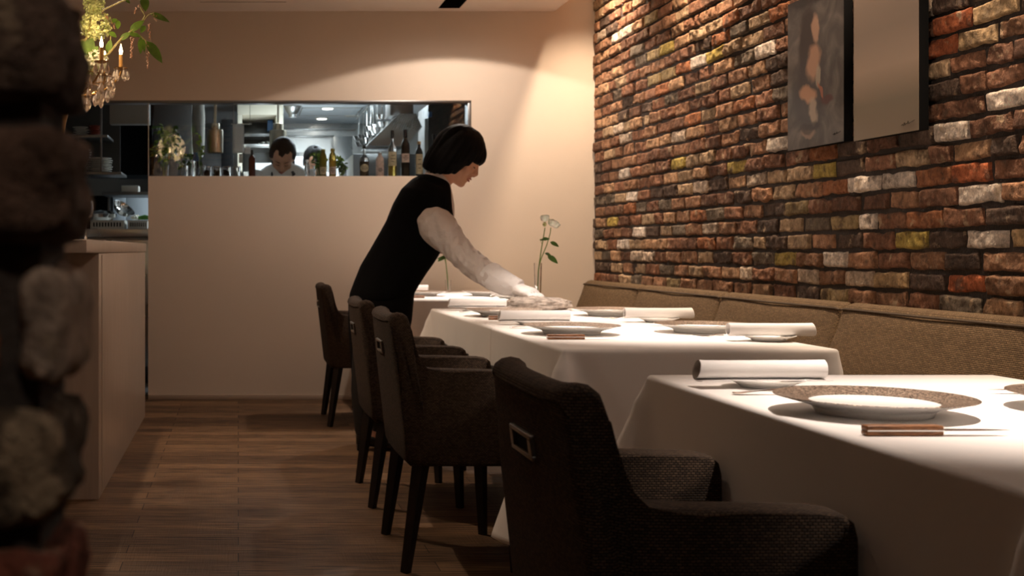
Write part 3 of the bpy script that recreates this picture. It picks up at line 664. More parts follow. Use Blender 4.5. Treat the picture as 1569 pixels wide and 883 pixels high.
def make_knife():
    t = thing('table_knife', '', 'knife', (0, 0, 0), 0, 'wooden handled steak knives')
    for z in (0.0036, 0.0110):
        b = MB(); b.box(0, 0.107, -0.009, 0.009, z - 0.0036, z + 0.0030, 0.0018, 3); h = b.build('handle', M['walnut'], t)
    b = MB(); b.box(0.0005, 0.108, -0.0088, 0.0088, 0.0062, 0.0078); b.build('tang', M['chrome'], t)
    rings = []
    for k in range(14):
        q = k / 13; x = 0.107 + 0.098 * q; wd = 0.0085 * (1 - q ** 3) + 0.0003; th = 0.0011 * (1 - q * 0.7)
        rings.append([(x, -wd + 0.0085 * 0.0, 0.007), (x, 0, 0.007 + th), (x, 0.0085 - 0.0085 * q ** 4, 0.007 + th), (x, 0.0085 - 0.0085 * q ** 4, 0.007 - th), (x, 0, 0.007 - th)])
    MB().loft(rings).build('blade', M['chrome'], t); return t
def make_fork():
    b = MB(); rings = []
    for q, wd, z in ((0, .002, .003), (.01, .008, .003), (.04, .0115, .003), (.10, .0105, .0045), (.30, .006, .008), (.55, .0035, .009), (.66, .004, .007), (.72, .010, .004), (.78, .012, .003)):
        x = 0.2 * q; rings.append([(x, -wd, z), (x, 0, z + .0018), (x, wd, z), (x, 0, z - .0012)])
    b.loft(rings)
    for k in range(4): y = -0.0095 + 0.00633 * k; b.tube([(0.154, y, .003), (0.175, y, .0025), (0.198, y, .005)], [.0019, .0016, .0006], 6)
    return tag(b.build('table_fork', M['chrome']), '', 'fork', 'forks beside the large plates')
protos = {}
def place(kind, fn, x, y, z, rz, label):
    if kind not in protos: o = protos[kind] = fn(); o.location = (x, y, z); o.rotation_euler = (0, 0, rz)
    else: o = dup(protos[kind], (x, y, z), rz)
    o['label'] = label; return o
def setting(side, charger, bread, napx, knife, fork, where, rot=0.0, zc=ZT):
    # side: 0 aisle side (diner faces +x), pi bench side
    if charger: place('charger', make_charger, charger[0], charger[1], zc, side, 'large white plate with wide speckled bronze rim, ' + where)
    if bread: place('bread', make_bread, bread[0], bread[1], zc, side, 'small white bread plate under the rolled napkin, ' + where)
    if napx: place('napkin', make_napkin, napx, bread[1], zc + 0.0158, side + rot, 'rolled white napkin, ' + where)
    if knife: place('knife', make_knife, knife[0], knife[1], zc + 0.0002, side, 'steel knife with walnut handle, ' + where)
    if fork: place('fork', make_fork, fork[0], fork[1], zc, side, 'polished steel fork, ' + where)
PI = math.pi
setting(0, (1.0075, 1.915), (0.997, 2.285), 0.988, (0.876, 1.69), (0.886, 2.165), 'aisle side of the nearest table', R(1.5))
setting(PI, (1.410, 1.95), (1.42, 1.60), 1.42, (1.555, 2.18), (1.54, 1.72), 'bench side of the nearest table')
setting(0, (1.03, 3.73), (1.02, 4.17), 1.023, (0.896, 3.50), (0.90, 4.00), 'near aisle seat of the middle table', zc=ZT)
setting(0, (1.03, 4.69), (1.02, 5.15), 1.02, (0.925, 4.46), (0.91, 4.97), 'far aisle seat of the middle table', zc=ZT + .0015)
setting(PI, (1.462, 3.80), (1.512, 3.44), 1.517, (1.55, 4.0), (1.555, 3.60), 'near bench seat of the middle table')
setting(PI, (1.462, 4.74), (1.50, 4.31), 1.50, (1.55, 4.96), (1.555, 4.50), 'far bench seat of the middle table', zc=ZT + .0015)
setting(0, (1.03, 6.80), (1.01, 7.2), 1.01, (0.896, 6.50), (0.91, 7.03), 'aisle side of the farthest table')
setting(PI, (1.41, 6.82), (1.44, 6.44), 1.47, (1.55, 7.06), (1.54, 6.58), 'bench side of the farthest table')

# ---- stone slab held by the waitress
bm = bmesh.new(); bmesh.ops.create_icosphere(bm, subdivisions=5, radius=1)
for v in bm.verts:
    p = v.co.copy(); e = 2.6
    k = (abs(p.x) ** e + abs(p.y) ** e + abs(p.z) ** e) ** (-1 / e); p *= k
    n = mnoise.fractal(p * 1.8, 1.0, 2.0, 4) * 0.13; p = p * (1 + n)
    n2 = mnoise.fractal(p * 7, 1.0, 2.0, 4) * 0.03
    z = p.z * 0.029 * (1.15 - 0.25 * p.x) + n2 * 0.1
    v.co = Vector((p.x * 0.138, p.y * 0.085, max(-0.0225, z)))
b = MB(); b.bm(bm); o = b.build('stone_slab', M['stone'], sharp=180, loc=(1.298, 5.20, 0.692 + 0.0227)); o.rotation_euler = (0, 0, R(-4))
tag(o, 'rough flat grey stone slab under the gloved hand on the middle table', 'stone')

# ---- vases with roses
def rose(mb, c, r, tilt=(0, 0, 1), open_=1.0, seed=0):
    rnd = random.Random(seed); T = Vector(tilt).to_track_quat('Z', 'Y').to_matrix().to_4x4(); T.translation = Vector(c)
    for lay, (n, rr, h) in enumerate(((3, 0.28, 1.0), (4, 0.5, 1.05), (5, 0.75, 1.0), (6, 1.0 * open_, 0.85))):
        for k in range(n):
            a0 = 2 * PI * (k + 0.3 * lay + rnd.uniform(-.1, .1)) / n; rows = []
            for i in range(6):
                v = i / 5; row = []
                for j in range(6):
                    u = (j / 5 - 0.5); a = a0 + u * 2 * PI / n * 1.5
                    rad = r * rr * math.sin(min(1, .18 + v * 1.5) * PI / 2) * (1 + 0.16 * v ** 4)
                    row.append((rad * math.cos(a), rad * math.sin(a), r * (1.5 * h * v ** 1.3 - 0.45) - r * 0.35 * (2 * u) ** 2 * v))
                rows.append(row)
            mb.loft(rows, False, False, M=T)
def vase_thing(name, label, loc, h, r0, r1, stems, water=0.5):
    t = thing(name, label, 'vase', loc)
    b = MB(); b.lathe([(0.0001, 0), (r0, 0), (r0, 0.004), (r1, h), (r1 - 0.0018, h), (r0 - 0.0025, 0.012), (0.0001, 0.012)], 28); b.build('glass_body', M['glass'], t)
    return t
t = vase_thing('bud_vase', 'slim clear glass vase beside the stone slab with white roses in it', (1.318, 5.31, 0.692), 0.20, 0.012, 0.017, None)
def P5(x, y, Y=5.31): p = PX(x, y, Y); return p
t = thing('rose_stem', 'tall white rose with two blooms standing in the slim vase', 'flower', (1.318, 5.31, 0.706))
L0 = Vector(t.location)
def lp(x, y, Y=5.31, dy=0): return PX(x, y, Y + dy) - L0
b = MB(); b.tube([(0.0, 0, 0.0), lp(824, 445), lp(825, 415), lp(829, 385), lp(833, 362), lp(835, 349)], [.0028, .0028, .0027, .0024, .002, .002], 8)
b.tube([lp(826, 408), lp(829, 397), lp(838, 375), lp(843, 358), lp(844, 349)], [.0022, .0022, .002, .0018, .002], 8)
b.tube([lp(831, 376), lp(828, 368)], .001, 5); b.build('stalk', M['stem'], t)
b = MB(); rose(b, lp(835, 336.5), 0.019, (-0.05, 0, 1), 0.9, 1); b.build('bloom', M['petal'], t)
b = MB(); rose(b, lp(847.5, 345), 0.021, (0.45, -0.1, 0.9), 1.15, 2); b.build('bloom', M['petal'], t)
b = MB(); b.ball(lp(834.5, 344), 0.009, 2, (1, 1, 1.2)); b.build('bud', M['cream'], t)
b = MB()
for (x, y, dx, dz, L) in ((830, 367, 0.9, 0.15, .034), (831, 368, -0.3, 0.05, .02), (843, 371, 0.9, -0.4, .042), (835, 388, 0.7, -0.25, .03), (839, 392, 0.75, -0.5, .055)):
    b = MB(); b.leaf(lp(x, y), (dx, -0.35, dz), (0.1, -0.75, 0.5), L, L * 0.55, 0.2); b.build('leaf', M['leaf'], t)
t = vase_thing('bud_vase', 'small clear glass vase on the farthest table, seen under the waitress arm', (1.290, 7.42, ZT), 0.075, 0.016, 0.018, None)
t = thing('rose_stem', 'rose with dark red bloom in the small vase, partly behind the waitress arm', 'flower', (1.290, 7.42, ZT + 0.014)); L0 = Vector(t.location)
q = lambda x, y: PX(x, y, 7.42) - L0
b = MB(); b.tube([(0, 0, 0), q(686, 430), q(684, 410), q(682, 393), q(681, 388)], [.0035, .0035, .003, .003, .003], 8); b.tube([q(684, 408), q(681, 396), q(679, 390)], .002, 6); b.build('stalk', M['stem'], t)
b = MB(); rose(b, q(681, 386), 0.030, (0, 0, 1), 1.1, 5); b.build('bloom', M['redpetal'], t)
b = MB()
for (x, y, dx, dz, L) in ((682, 396, -0.9, 0.1, .05), (684, 397, 0.9, -0.1, .06), (683, 393, -0.7, -0.3, .06), (686, 392, 0.8, 0.3, .05)): b = MB(); b.leaf(q(x, y), (dx, -0.3, dz), (0.1, -0.6, 0.7), L, L * 0.5, 0.25); b.build('leaf', M['leaf'], t)

# ================================================ WALL ART
def art_mat(kind):
    m = bpy.data.materials.new('canvas_' + kind); m.use_nodes = True; N, L = nodes(m); bs = N['Principled BSDF']; bs.inputs['Roughness'].default_value = 0.45
    tc = N.new('ShaderNodeTexCoord'); sp = N.new('ShaderNodeSeparateXYZ'); L.new(tc.outputs['Object'], sp.inputs[0])
    if kind == 'plain':
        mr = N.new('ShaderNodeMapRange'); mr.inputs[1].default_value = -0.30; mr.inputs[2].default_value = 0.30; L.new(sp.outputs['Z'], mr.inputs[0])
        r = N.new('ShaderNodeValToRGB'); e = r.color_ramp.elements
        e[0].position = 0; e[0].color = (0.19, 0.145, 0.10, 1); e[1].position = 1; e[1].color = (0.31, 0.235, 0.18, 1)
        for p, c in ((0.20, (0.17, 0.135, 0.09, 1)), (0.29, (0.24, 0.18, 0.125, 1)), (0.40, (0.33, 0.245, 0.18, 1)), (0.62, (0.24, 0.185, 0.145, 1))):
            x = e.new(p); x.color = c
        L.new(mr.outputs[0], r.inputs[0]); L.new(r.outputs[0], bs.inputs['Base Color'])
    else:
        n = N.new('ShaderNodeTexNoise'); n.inputs['Scale'].default_value = 9; n.inputs['Detail'].default_value = 6; n.inputs['Distortion'].default_value = 1.2; L.new(tc.outputs['Object'], n.inputs[0])
        r = N.new('ShaderNodeValToRGB'); e = r.color_ramp.elements; e[0].position = 0.30; e[0].color = (0.030, 0.026, 0.025, 1); e[1].position = 0.75; e[1].color = (0.15, 0.125, 0.11, 1); x = e.new(0.5); x.color = (0.075, 0.065, 0.058, 1)
        L.new(n.outputs['Fac'], r.inputs[0]); cur = r.outputs[0]
        n2 = N.new('ShaderNodeTexNoise'); n2.inputs['Scale'].default_value = 14; n2.inputs['Detail'].default_value = 4; L.new(tc.outputs['Object'], n2.inputs[0])
        wp = N.new('ShaderNodeVectorMath'); wp.operation = 'MULTIPLY_ADD'; wp.inputs[1].default_value = (0, 0.055, 0.055); L.new(n2.outputs['Color'], wp.inputs[0]); L.new(tc.outputs['Object'], wp.inputs[2])
        for cy, cz, ry, rz, ang, c, k in ((0.02, 0.30, .26, .05, 0, (.012, .009, .008), 1), (.06, .10, .075, .17, .1, (.022, .013, .011), .95), (.04, -.08, .15, .16, .1, (.030, .028, .032), .85), (-.005, .16, .028, .055, -.15, (.42, .25, .165), .8), (.01, .03, .055, .075, .4, (.40, .22, .135), .85), (-.03, -.03, .02, .045, .1, (.36, .30, .22), .7), (.055, -.085, .075, .032, .35, (.40, .21, .12), .9), (.01, -.16, .03, .06, -.3, (.34, .26, .19), .8), (-.05, -.09, .008, .055, -.55, (.30, .09, .04), .8), (-.10, -.13, .05, .018, 0, (.07, .02, .018), .9), (.05, -.24, .07, .018, .1, (.30, .19, .13), .6), (.05, -.22, .09, .02, 0, (.015, .012, .012), .7)):
            s1 = N.new('ShaderNodeVectorMath'); s1.operation = 'SUBTRACT'; s1.inputs[1].default_value = (0, cy + .0275, cz + .0275); L.new(wp.outputs[0], s1.inputs[0])
            mp = N.new('ShaderNodeMapping'); mp.vector_type = 'TEXTURE'; mp.inputs['Rotation'].default_value = (ang, 0, 0); mp.inputs['Scale'].default_value = (1, ry, rz); L.new(s1.outputs[0], mp.inputs[0])
            ze = N.new('ShaderNodeVectorMath'); ze.operation = 'MULTIPLY'; ze.inputs[1].default_value = (0, 1, 1); L.new(mp.outputs[0], ze.inputs[0])
            ln = N.new('ShaderNodeVectorMath'); ln.operation = 'LENGTH'; L.new(ze.outputs[0], ln.inputs[0])
            mr = N.new('ShaderNodeMapRange'); mr.inputs[1].default_value = 1.12; mr.inputs[2].default_value = .72; mr.inputs[3].default_value = 0; mr.inputs[4].default_value = k; L.new(ln.outputs['Value'], mr.inputs[0])
            mx = N.new('ShaderNodeMixRGB'); mx.inputs[2].default_value = (*c, 1); L.new(mr.outputs[0], mx.inputs[0]); L.new(cur, mx.inputs[1]); cur = mx.outputs[0]
        L.new(cur, bs.inputs['Base Color'])
    return m
def canvas(label, xf, y0, y1, z0, z1, kind):
    yc, zc = (y0 + y1) / 2, (z0 + z1) / 2
    t = thing('wall_art', label, 'painting', (xf, yc, zc)); hy, hz = (y1 - y0) / 2, (z1 - z0) / 2
    b = MB(); b.box(0.0, 0.032, -hy, hy, -hz, hz, 0.001); b.build('stretcher', M['black'], t)
    b = MB(); b.box(-0.0015, 0.0, -hy, hy, -hz, hz); b.build('painted_face', art_mat(kind), t)
    return t, hy, hz
t, hy, hz = canvas('tall dark painting of soft brown and grey shapes on the brick wall', 2.200, 4.385, 4.830, 1.345, 1.930, 'figure')
def scribble(t, y, z, s, x=-0.0030):
    pts = [(0, 0), (.006, .003), (.010, -.002), (.014, .006), (.017, -.001), (.022, .004), (.027, .001), (.031, .008), (.034, .001), (.040, .004), (.048, .005), (.060, .008)]
    b = MB(); b.tube([(x, y - p[0] * s, z + p[1] * s) for p in pts], 0.0007, 5); b.build('signature', M['black'], t)
scribble(t, -0.145, -0.262, 1.0)
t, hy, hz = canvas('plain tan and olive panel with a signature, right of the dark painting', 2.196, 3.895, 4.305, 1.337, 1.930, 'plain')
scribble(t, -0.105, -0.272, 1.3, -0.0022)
M['leafm'] = mat('mid_green_leaf', (0.10, 0.19, 0.02), 0.5, var=0.4, vscale=20)

# ================================================ ITEMS ON THE KITCHEN PASS
ZL = 1.4175
b = MB(); b.box(-0.565, 1.47, 7.761, 8.00, 1.385, ZL - 0.0005, 0.002); tag(b.build('pass_shelf', M['steel']), 'steel ledge behind the glass holding the row of bottles', 'shelf')
SC = F / 7.86
def lx(px): return (px - VX) / SC
def bottle(px, ytop, wpx, glassm, label, capm='cap', caplen=0.16, neck=0.30, shoulder=0.42, lab=None, liquid=None, fill=0.5, Y=7.86, cat='bottle', lrange=(0.18, 0.42), oval=False):
    h = (272.0 - ytop) / (F / Y) ; r = wpx / 2 / (F / Y); x = (px - VX) * Y / F
    t = thing('glass_bottle', label, cat, (x, Y, ZL)); rn = r * neck
    zs = h * (1 - shoulder)
    outer = [(0.0001, 0.0), (r * 0.9, 0.0), (r, 0.004), (r, zs * 0.93), (r * 0.93, zs), (rn * 1.6, zs + h * 0.08), (rn, zs + h * 0.13), (rn, h * (1 - caplen * 0.4)), (0.0001, h * (1 - caplen * 0.4))]
    MB().lathe(outer, 24).build('body', glassm, t)
    if liquid: MB().lathe([(0.0001, 0.003), (r * 0.9, 0.003), (r * 0.9, h * fill * 0.5), (r * 0.9, min(h * fill, zs * 0.92)), (0.0001, min(h * fill, zs * 0.92))], 24).build('liquid', liquid, t)
    MB().lathe([(0.0001, h * (1 - caplen)), (rn * 1.25, h * (1 - caplen)), (rn * 1.25, h), (rn * 1.1, h * 1.002), (0.0001, h * 1.002)], 18).build('stopper', M[capm], t)
    if lab:
        z0, z1 = h * lrange[0], h * lrange[1]; rows = []
        for i in range(9):
            q = i / 8; half = R(58) * (math.sqrt(max(0.02, 1 - (2 * q - 1) ** 2)) if oval else 1)
            rows.append([((r + .0012) * math.sin(-half + 2 * half * j / 12), -(r + .0012) * math.cos(-half + 2 * half * j / 12), z0 + (z1 - z0) * q) for j in range(13)])
        lb = MB().loft(rows, False, False).build('paper_label', M[lab], t)
        bb = MB()
        for k, (wq, zq) in enumerate(((0.5, .72), (0.7, .5), (0.4, .3))):
            wd = r * wq * 0.8; zz = z0 + (z1 - z0) * zq
            bb.box(-wd, wd, -r - 0.0022, -r * 0.93, zz - 0.002, zz + 0.002)
        bb.build('printed_lines', M['cap'], lb, smooth=False)
    return t
bottle(558, 222, 14.5, M['glass'], 'clear bottle of dark liquor with round cream label, left of the five tall bottles', 'winegl', .10, .28, .40, 'labelc', M['whisky'], .5, oval=True)
bottle(582, 232, 12.5, M['labelp'], 'squat pale bottle with pinkish paper label between two taller bottles', 'glass', .12, .38, .25, 'labelp', None)
bottle(601, 199, 13.5, M['glass'], 'tall clear bottle with black cap, cream label and golden liquor', 'cap', .17, .30, .36, 'labelc', M['goldliq'], .42, lrange=(.25, .55))
bottle(621, 198, 13.5, M['winegl'], 'dark wine bottle with black cap and cream label', 'cap', .17, .36, .30, 'labelp', None, lrange=(.32, .50))
bottle(642, 216, 11.5, M['winegl'], 'dark bottle with cork and narrow upright label, next to the waitress hair', 'cork', .08, .40, .28, 'labelc', None, lrange=(.1, .65))
bottle(665, 205, 11, M['whisky'], 'brown bottle partly behind the black hair of the waitress', 'cap', .12, .35, .3, 'labelc', None)
bottle(386, 229, 10.5, M['amber'], 'dark red amber pump bottle beside the chef', 'cap', .20, .30, .28, None, None)
bottle(470.5, 244, 8, M['glass'], 'small clear glass bottle in front of the dark haired cook', 'paper', .12, .5, .3, None, None)
bottle(495, 228, 11, M['olive'], 'olive green oil bottle with pale label, left of the golden bottle', 'goldliq', .12, .5, .25, 'labelc', M['olive'], .5, lrange=(.12, .38))
bottle(509.5, 227, 11, M['goldliq'], 'slim golden yellow bottle with brown label', 'goldliq', .10, .5, .25, 'labelp', M['goldliq'], .6, lrange=(.12, .38))
bottle(289, 240, 9.5, M['glass'], 'clear empty bottle by the leafy plants, left one of the pair', 'glass', .10, .4, .3, None, None)
bottle(300, 233, 11, M['glass'], 'clear bottle with bright blue cap by the leafy plants', 'bluepl', .34, .45, .2, None, None)
for k, px in enumerate((317, 332, 347, 362)):
    t = thing('glass_jar', 'clear jar of dark preserves, ' + ['leftmost', 'second from left', 'third from left', 'rightmost'][k] + ' of four under the heat lamp', 'jar', (lx(px), 7.86, ZL), 0, 'four jars on the pass ledge')
    MB().lathe([(0.0001, 0), (0.026, 0), (0.029, 0.004), (0.029, 0.075), (0.0272, 0.075), (0.0272, 0.006), (0.0001, 0.006)], 24).build('glass_wall', M['glass'], t)
    b = MB()
    for j in range(7): a = j * 2.4 + k; b.ball((0.012 * math.cos(a), 0.012 * math.sin(a), 0.016 + 0.005 * j), 0.011, 2)
    if k < 3: b.build('contents', M['winegl'] if k != 1 else M['whisky'], t)
    MB().lathe([(0.0001, .070), (0.0268, .070), (0.0268, .0745), (0.0001, .0745)], 20).build('lid', M['steel'], t)
# heat lamps
def heat_lamp(px, Y, rpx, ycap, ybody, ybot, label):
    s = F / Y; t = thing('heat_lamp', label, 'lamp', ((px - VX) / s, Y, KZ), 0, 'hanging heat lamps above the pass'); Zf = lambda y: EYE - (y - VY) / s - KZ
    r = rpx / s
    MB().lathe([(0.0001, Zf(ybody) + 0.01), (r * .96, Zf(ybody) + 0.01), (r, Zf(ybody)), (r, Zf(ybot)), (r * .96, Zf(ybot) - .002), (r * .93, Zf(ybot)), (r * .93, Zf(ybody) - 0.02), (0.0001, Zf(ybody) - 0.02)], 36).build('lamp_shade', M['nickel'], t)
    MB().lathe([(0.0001, Zf(ybody) + 0.008), (r * .55, Zf(ybody) + 0.008), (r * .55, Zf(ycap)), (r * .5, Zf(ycap) + .004), (0.0001, Zf(ycap) + .004)], 28).build('cap', M['nickel'], t)
    MB().tube([(0, 0, Zf(ycap)), (0.004, 0, Zf(ycap) / 2), (-0.003, 0, -0.002)], 0.0105, 10).build('cord', M['duct'], t)
heat_lamp(329.5, 7.98, 12.5, 190, 201.5, 234, 'brushed brass-toned cylinder heat lamp hanging above the four jars')
heat_lamp(426, 9.05, 13.5, 190, 202, 240, 'brushed brass-toned cylinder heat lamp hanging behind the head of the chef')
# order slips
t = thing('order_slip_rail', 'long white order slips hanging between the jars and the dark shelves', 'paper', (0.0, 8.35, KZ)); s = F / 8.35
zf = lambda y: EYE - (y - VY) / s - KZ; xf = lambda x: (x - VX) / s
b = MB(); b.box(xf(354), xf(386), -0.004, 0.004, zf(191), zf(189.5)); b.tube([(xf(358), 0, zf(190)), (xf(358), 0, 0)], .002, 6); b.tube([(xf(383), 0, zf(190)), (xf(383), 0, 0)], .002, 6); b.build('rail', M['steel'], t)
for x0, x1, y0, y1, m_ in ((356.5, 374, 191, 235, 'paper'), (375, 384, 226, 236, 'paper'), (366, 372, 236, 250, 'whitepl')):
    rows = [[(xf(x0) + (xf(x1) - xf(x0)) * j / 4, -0.004 - 0.004 * math.sin(i * .8), zf(y0) + (zf(y1) - zf(y0)) * i / 8) for j in range(5)] for i in range(9)]
    o = MB().loft(rows, False, False).build('slip', M[m_], t); sm = o.modifiers.new('s', 'SOLIDIFY'); sm.thickness = 0.0008
# leafy plants
def plant(px, ytop, spread, n, label, Y=7.9, leafm='leaf', seed=0, vase=True, name='cut_greenery', Lf=0.035):
    rnd = random.Random(seed); s = F / Y; t = thing(name, label, 'plant', ((px - VX) / s, Y, ZL))
    if vase: MB().lathe([(0.0001, 0), (0.020, 0), (0.024, .01), (0.026, .06), (0.030, .085), (0.0285, .085), (0.0245, .06), (0.0225, .012), (0.0001, .012)], 24).build('glass_vase', M['glass'], t)
    h = (272 - ytop) / s; st = MB(); lf = MB(); lf2 = MB()
    for k in range(n):
        a = rnd.uniform(0, 2 * PI); rr = spread / s * rnd.uniform(0.2, 1); hh = h * rnd.uniform(0.5, 1)
        pts = [Vector((0.008 * math.cos(a), 0.008 * math.sin(a), 0.014)), Vector((rr * .3 * math.cos(a), rr * .2 * math.sin(a), hh * .5)), Vector((rr * .75 * math.cos(a), rr * .4 * math.sin(a), hh * .85)), Vector((rr * math.cos(a), rr * .5 * math.sin(a), hh))]
        st.tube(pts, 0.0013, 5)
        for q in range(7):
            u = 0.35 + 0.65 * q / 6; i = min(2, int(u * 3)); f_ = u * 3 - i; p = pts[i].lerp(pts[i + 1], f_)
            d = (rnd.uniform(-1, 1), rnd.uniform(-.8, .4), rnd.uniform(-.5, .6)); (lf2 if rnd.random() < .3 else lf).leaf(p, d, (rnd.uniform(-.4, .4), -0.7, 0.6), Lf * rnd.uniform(.6, 1.3), Lf * rnd.uniform(.4, .8), .3)
    st.build('stems', M['stem'], t); lf.build('leaves', M[leafm], t, sharp=180); lf2.build('young_leaves', M['leafl'], t, sharp=180)
    return t
plant(252, 186, 24, 16, 'tall trailing ivy-like green plant in a glass, at the left end of the pass window', seed=1, Lf=.04)
plant(279, 205, 17, 9, 'smaller green sprigs in a glass beside the two clear bottles', seed=2, Y=7.93)
plant(487, 224, 14, 12, 'fresh green herb bunch in a glass in front of the dark haired cook', seed=3, Y=7.96, Lf=.032)
plant(525, 240, 14, 9, 'low green herb sprigs right of the golden bottle', seed=4, Y=7.95, Lf=.03)
plant(308, 196, 7, 4, 'thin stem with yellow leaves beside the brass heat lamp', seed=5, leafm='leafl', Y=7.9, Lf=.028)

# ================================================ KITCHEN INTERIOR
def kb(name, label, cat, x0, x1, ytop, ybot, Y0, Y1, m, bev=0.003, zmin=None, group=None, zmax=None):
    s = F / Y0; z1 = zmax if zmax is not None else EYE - (ytop - VY) / s; z0 = zmin if zmin is not None else EYE - (ybot - VY) / s
    xa, xb = (x0 - VX) / s, (x1 - VX) / s
    b = MB(); b.box(xa, xb, Y0, Y1, z0, z1, bev); return tag(b.build(name, M[m]), label, cat, group)
b = MB(); b.box(-0.45, 1.45, 7.775, 8.25, 0, 1.05, 0.004); tag(b.build('pass_counter', M['steel_dark']), 'dark steel preparation counter directly behind the pass wall', 'counter')
# column, ducts and shelves at the back of the kitchen, left
kb('dark_cabinet', 'tall dark cabinet behind the trailing green plant', 'cabinet', 236, 294, 0, 0, 9.45, 9.9, 'darkwall', zmin=0, zmax=KZ - .002)
t = thing('hanging_cloth', 'grey rounded cloth bag hanging beside the dark cabinet', 'cloth', (PX(304, 0, 9.1).x, 9.1, KZ))
MB().lathe([(0.0001, -.62), (.035, -.60), (.047, -.5), (.050, -.30), (.042, -.16), (.022, -.10), (.012, -.02), (0.0001, -.003)], 20).build('bag', mat('grey_cloth', (.20, .19, .165), .9), t)
kb('dark_pillar', 'narrow black pillar behind the order slips', 'pillar', 339, 357, 183, 300, 9.8, 10.0, 'black', zmin=0)
kb('dark_back_unit', 'black tall refrigerator behind the brass heat lamp', 'refrigerator', 308, 341, 196, 300, 10.9, 11.4, 'darkwall', zmin=0)
t = thing('exhaust_housing', 'cream boxed exhaust housing above the dark shelves left of the chef', 'duct', (0.2, 10.5, KZ))
s = F / 10.5; zf2 = lambda y, Y=10.5: EYE - (y - VY) * Y / F - KZ; xf2 = lambda x, Y=10.5: (x - VX) * Y / F - 0.2
b = MB(); b.box(xf2(364), xf2(434), 0, 0.9, zf2(176), -0.003, 0.004); b.build('box', M['duct'], t)
b = MB(); b.box(xf2(423), xf2(434), 0.0, 0.9, zf2(262), zf2(176), 0.003); b.build('side_panel', M['duct'], t)
b = MB(); b.box(xf2(364), xf2(371), 0.0, 0.9, zf2(262), zf2(176), 0.003); b.build('side_panel', M['duct'], t)
t = thing('wall_shelving', 'dark steel kitchen shelves holding bowls, behind the amber pump bottle', 'shelf', (0.2, 10.6, 0))
s = F / 10.6; Z6 = lambda y: EYE - (y - VY) / s; X6 = lambda x: (x - VX) / s - 0.2
b = MB(); b.box(X6(373), X6(421.5), 0.55, 0.6, 0.8, Z6(178), 0.002); b.build('back', M['steel_dark'], t)
for y_ in (221, 201): b = MB(); b.box(X6(373), X6(421.5), 0.0 if y_ == 221 else .2, 0.55, Z6(y_) - .03, Z6(y_), 0.002); b.build('shelf_board', M['steel'] if y_ == 221 else M['steel_dark'], t)
b = MB(); b.box(X6(373), X6(421.5), 0.1, 0.55, 0, Z6(262), 0.004); b.build('lower_cupboard', M['steel'], t)
for k, (x_, r_) in enumerate(((380, 2.2), (386, 2.2), (392, 2.4), (398, 3.2), (405, 5.0), (413, 5.5))):
    r = r_ / s; t2 = MB().lathe([(0.0001, 0), (r * .5, 0), (r, r * 1.1), (r * .93, r * 1.1), (r * .45, .005), (0.0001, .005)], 18).build('steel_bowl', M['steel'], loc=((x_ - VX) / s, 10.75, Z6(221) + .0005))
    tag(t2, ['tiny steel cup at the left end of the shelf behind the amber bottle', 'second tiny steel cup on the shelf behind the amber bottle', 'third tiny steel cup on the shelf behind the amber bottle', 'small steel cup beside the nested steel bowls', 'deep steel bowl on the kitchen shelf left of the chef', 'widest steel bowl on the shelf next to the cream housing'][k], 'bowl', 'steel bowls on the kitchen shelf')
kb('blue_box', 'blue and white box on the upper dark shelf left of the cream side panel', 'box', 410, 418, 184, 201, 10.85, 11.0, 'bluepl')
# stainless back: lips, hood, panels
t = thing('wall_rail', 'long bright steel rails across the stainless kitchen back wall', 'rail', (0.8, 12.38, 2.1))
for y_, x0, x1 in ((197, 434, 545), (208, 436, 512)):
    z = EYE - (y_ - VY) * 12.3 / F - 2.1; xa, xb = (x0 - VX) * 12.3 / F - .8, (x1 - VX) * 12.3 / F - .8
    b = MB(); b.box(xa, xb, -0.07, 0.015, z - .010, z + .006, .004); b.build('rail_lip', M['steel'], t)
kb('steel_partition', 'stainless panel at the right of the kitchen back wall', 'panel', 511, 540, 209, 0, 12.2, 12.36, 'steel', zmin=0)
kb('prep_table', 'stainless preparation table at the back of the kitchen behind the cooks', 'table', 436, 545, 0, 0, 11.2, 12.1, 'steel', zmin=0.0, zmax=0.90)
t = thing('glow_stand_in', 'white panel with added glow for lit kitchen surfaces, between the two cooks', 'stand-in panel', (0.62, 11.9, 1.05))
mm = mat('added_glow', (.9, .93, 1), .4, emit=(.85, .93, 1.0), es=1.0)  # glow added to stand in for lit white surfaces, not a lamp
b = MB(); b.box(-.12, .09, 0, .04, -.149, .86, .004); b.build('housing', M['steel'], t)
b = MB(); b.box(-.10, .07, -.006, 0.0, .45, .82); b.build('glow_face', mm, t, smooth=False)
kb('bright_worktop', 'white chopping board surface beside the left shoulder of the chef', 'board', 388, 416, 250, 262, 9.6, 9.9, 'paper', zmin=0.0)
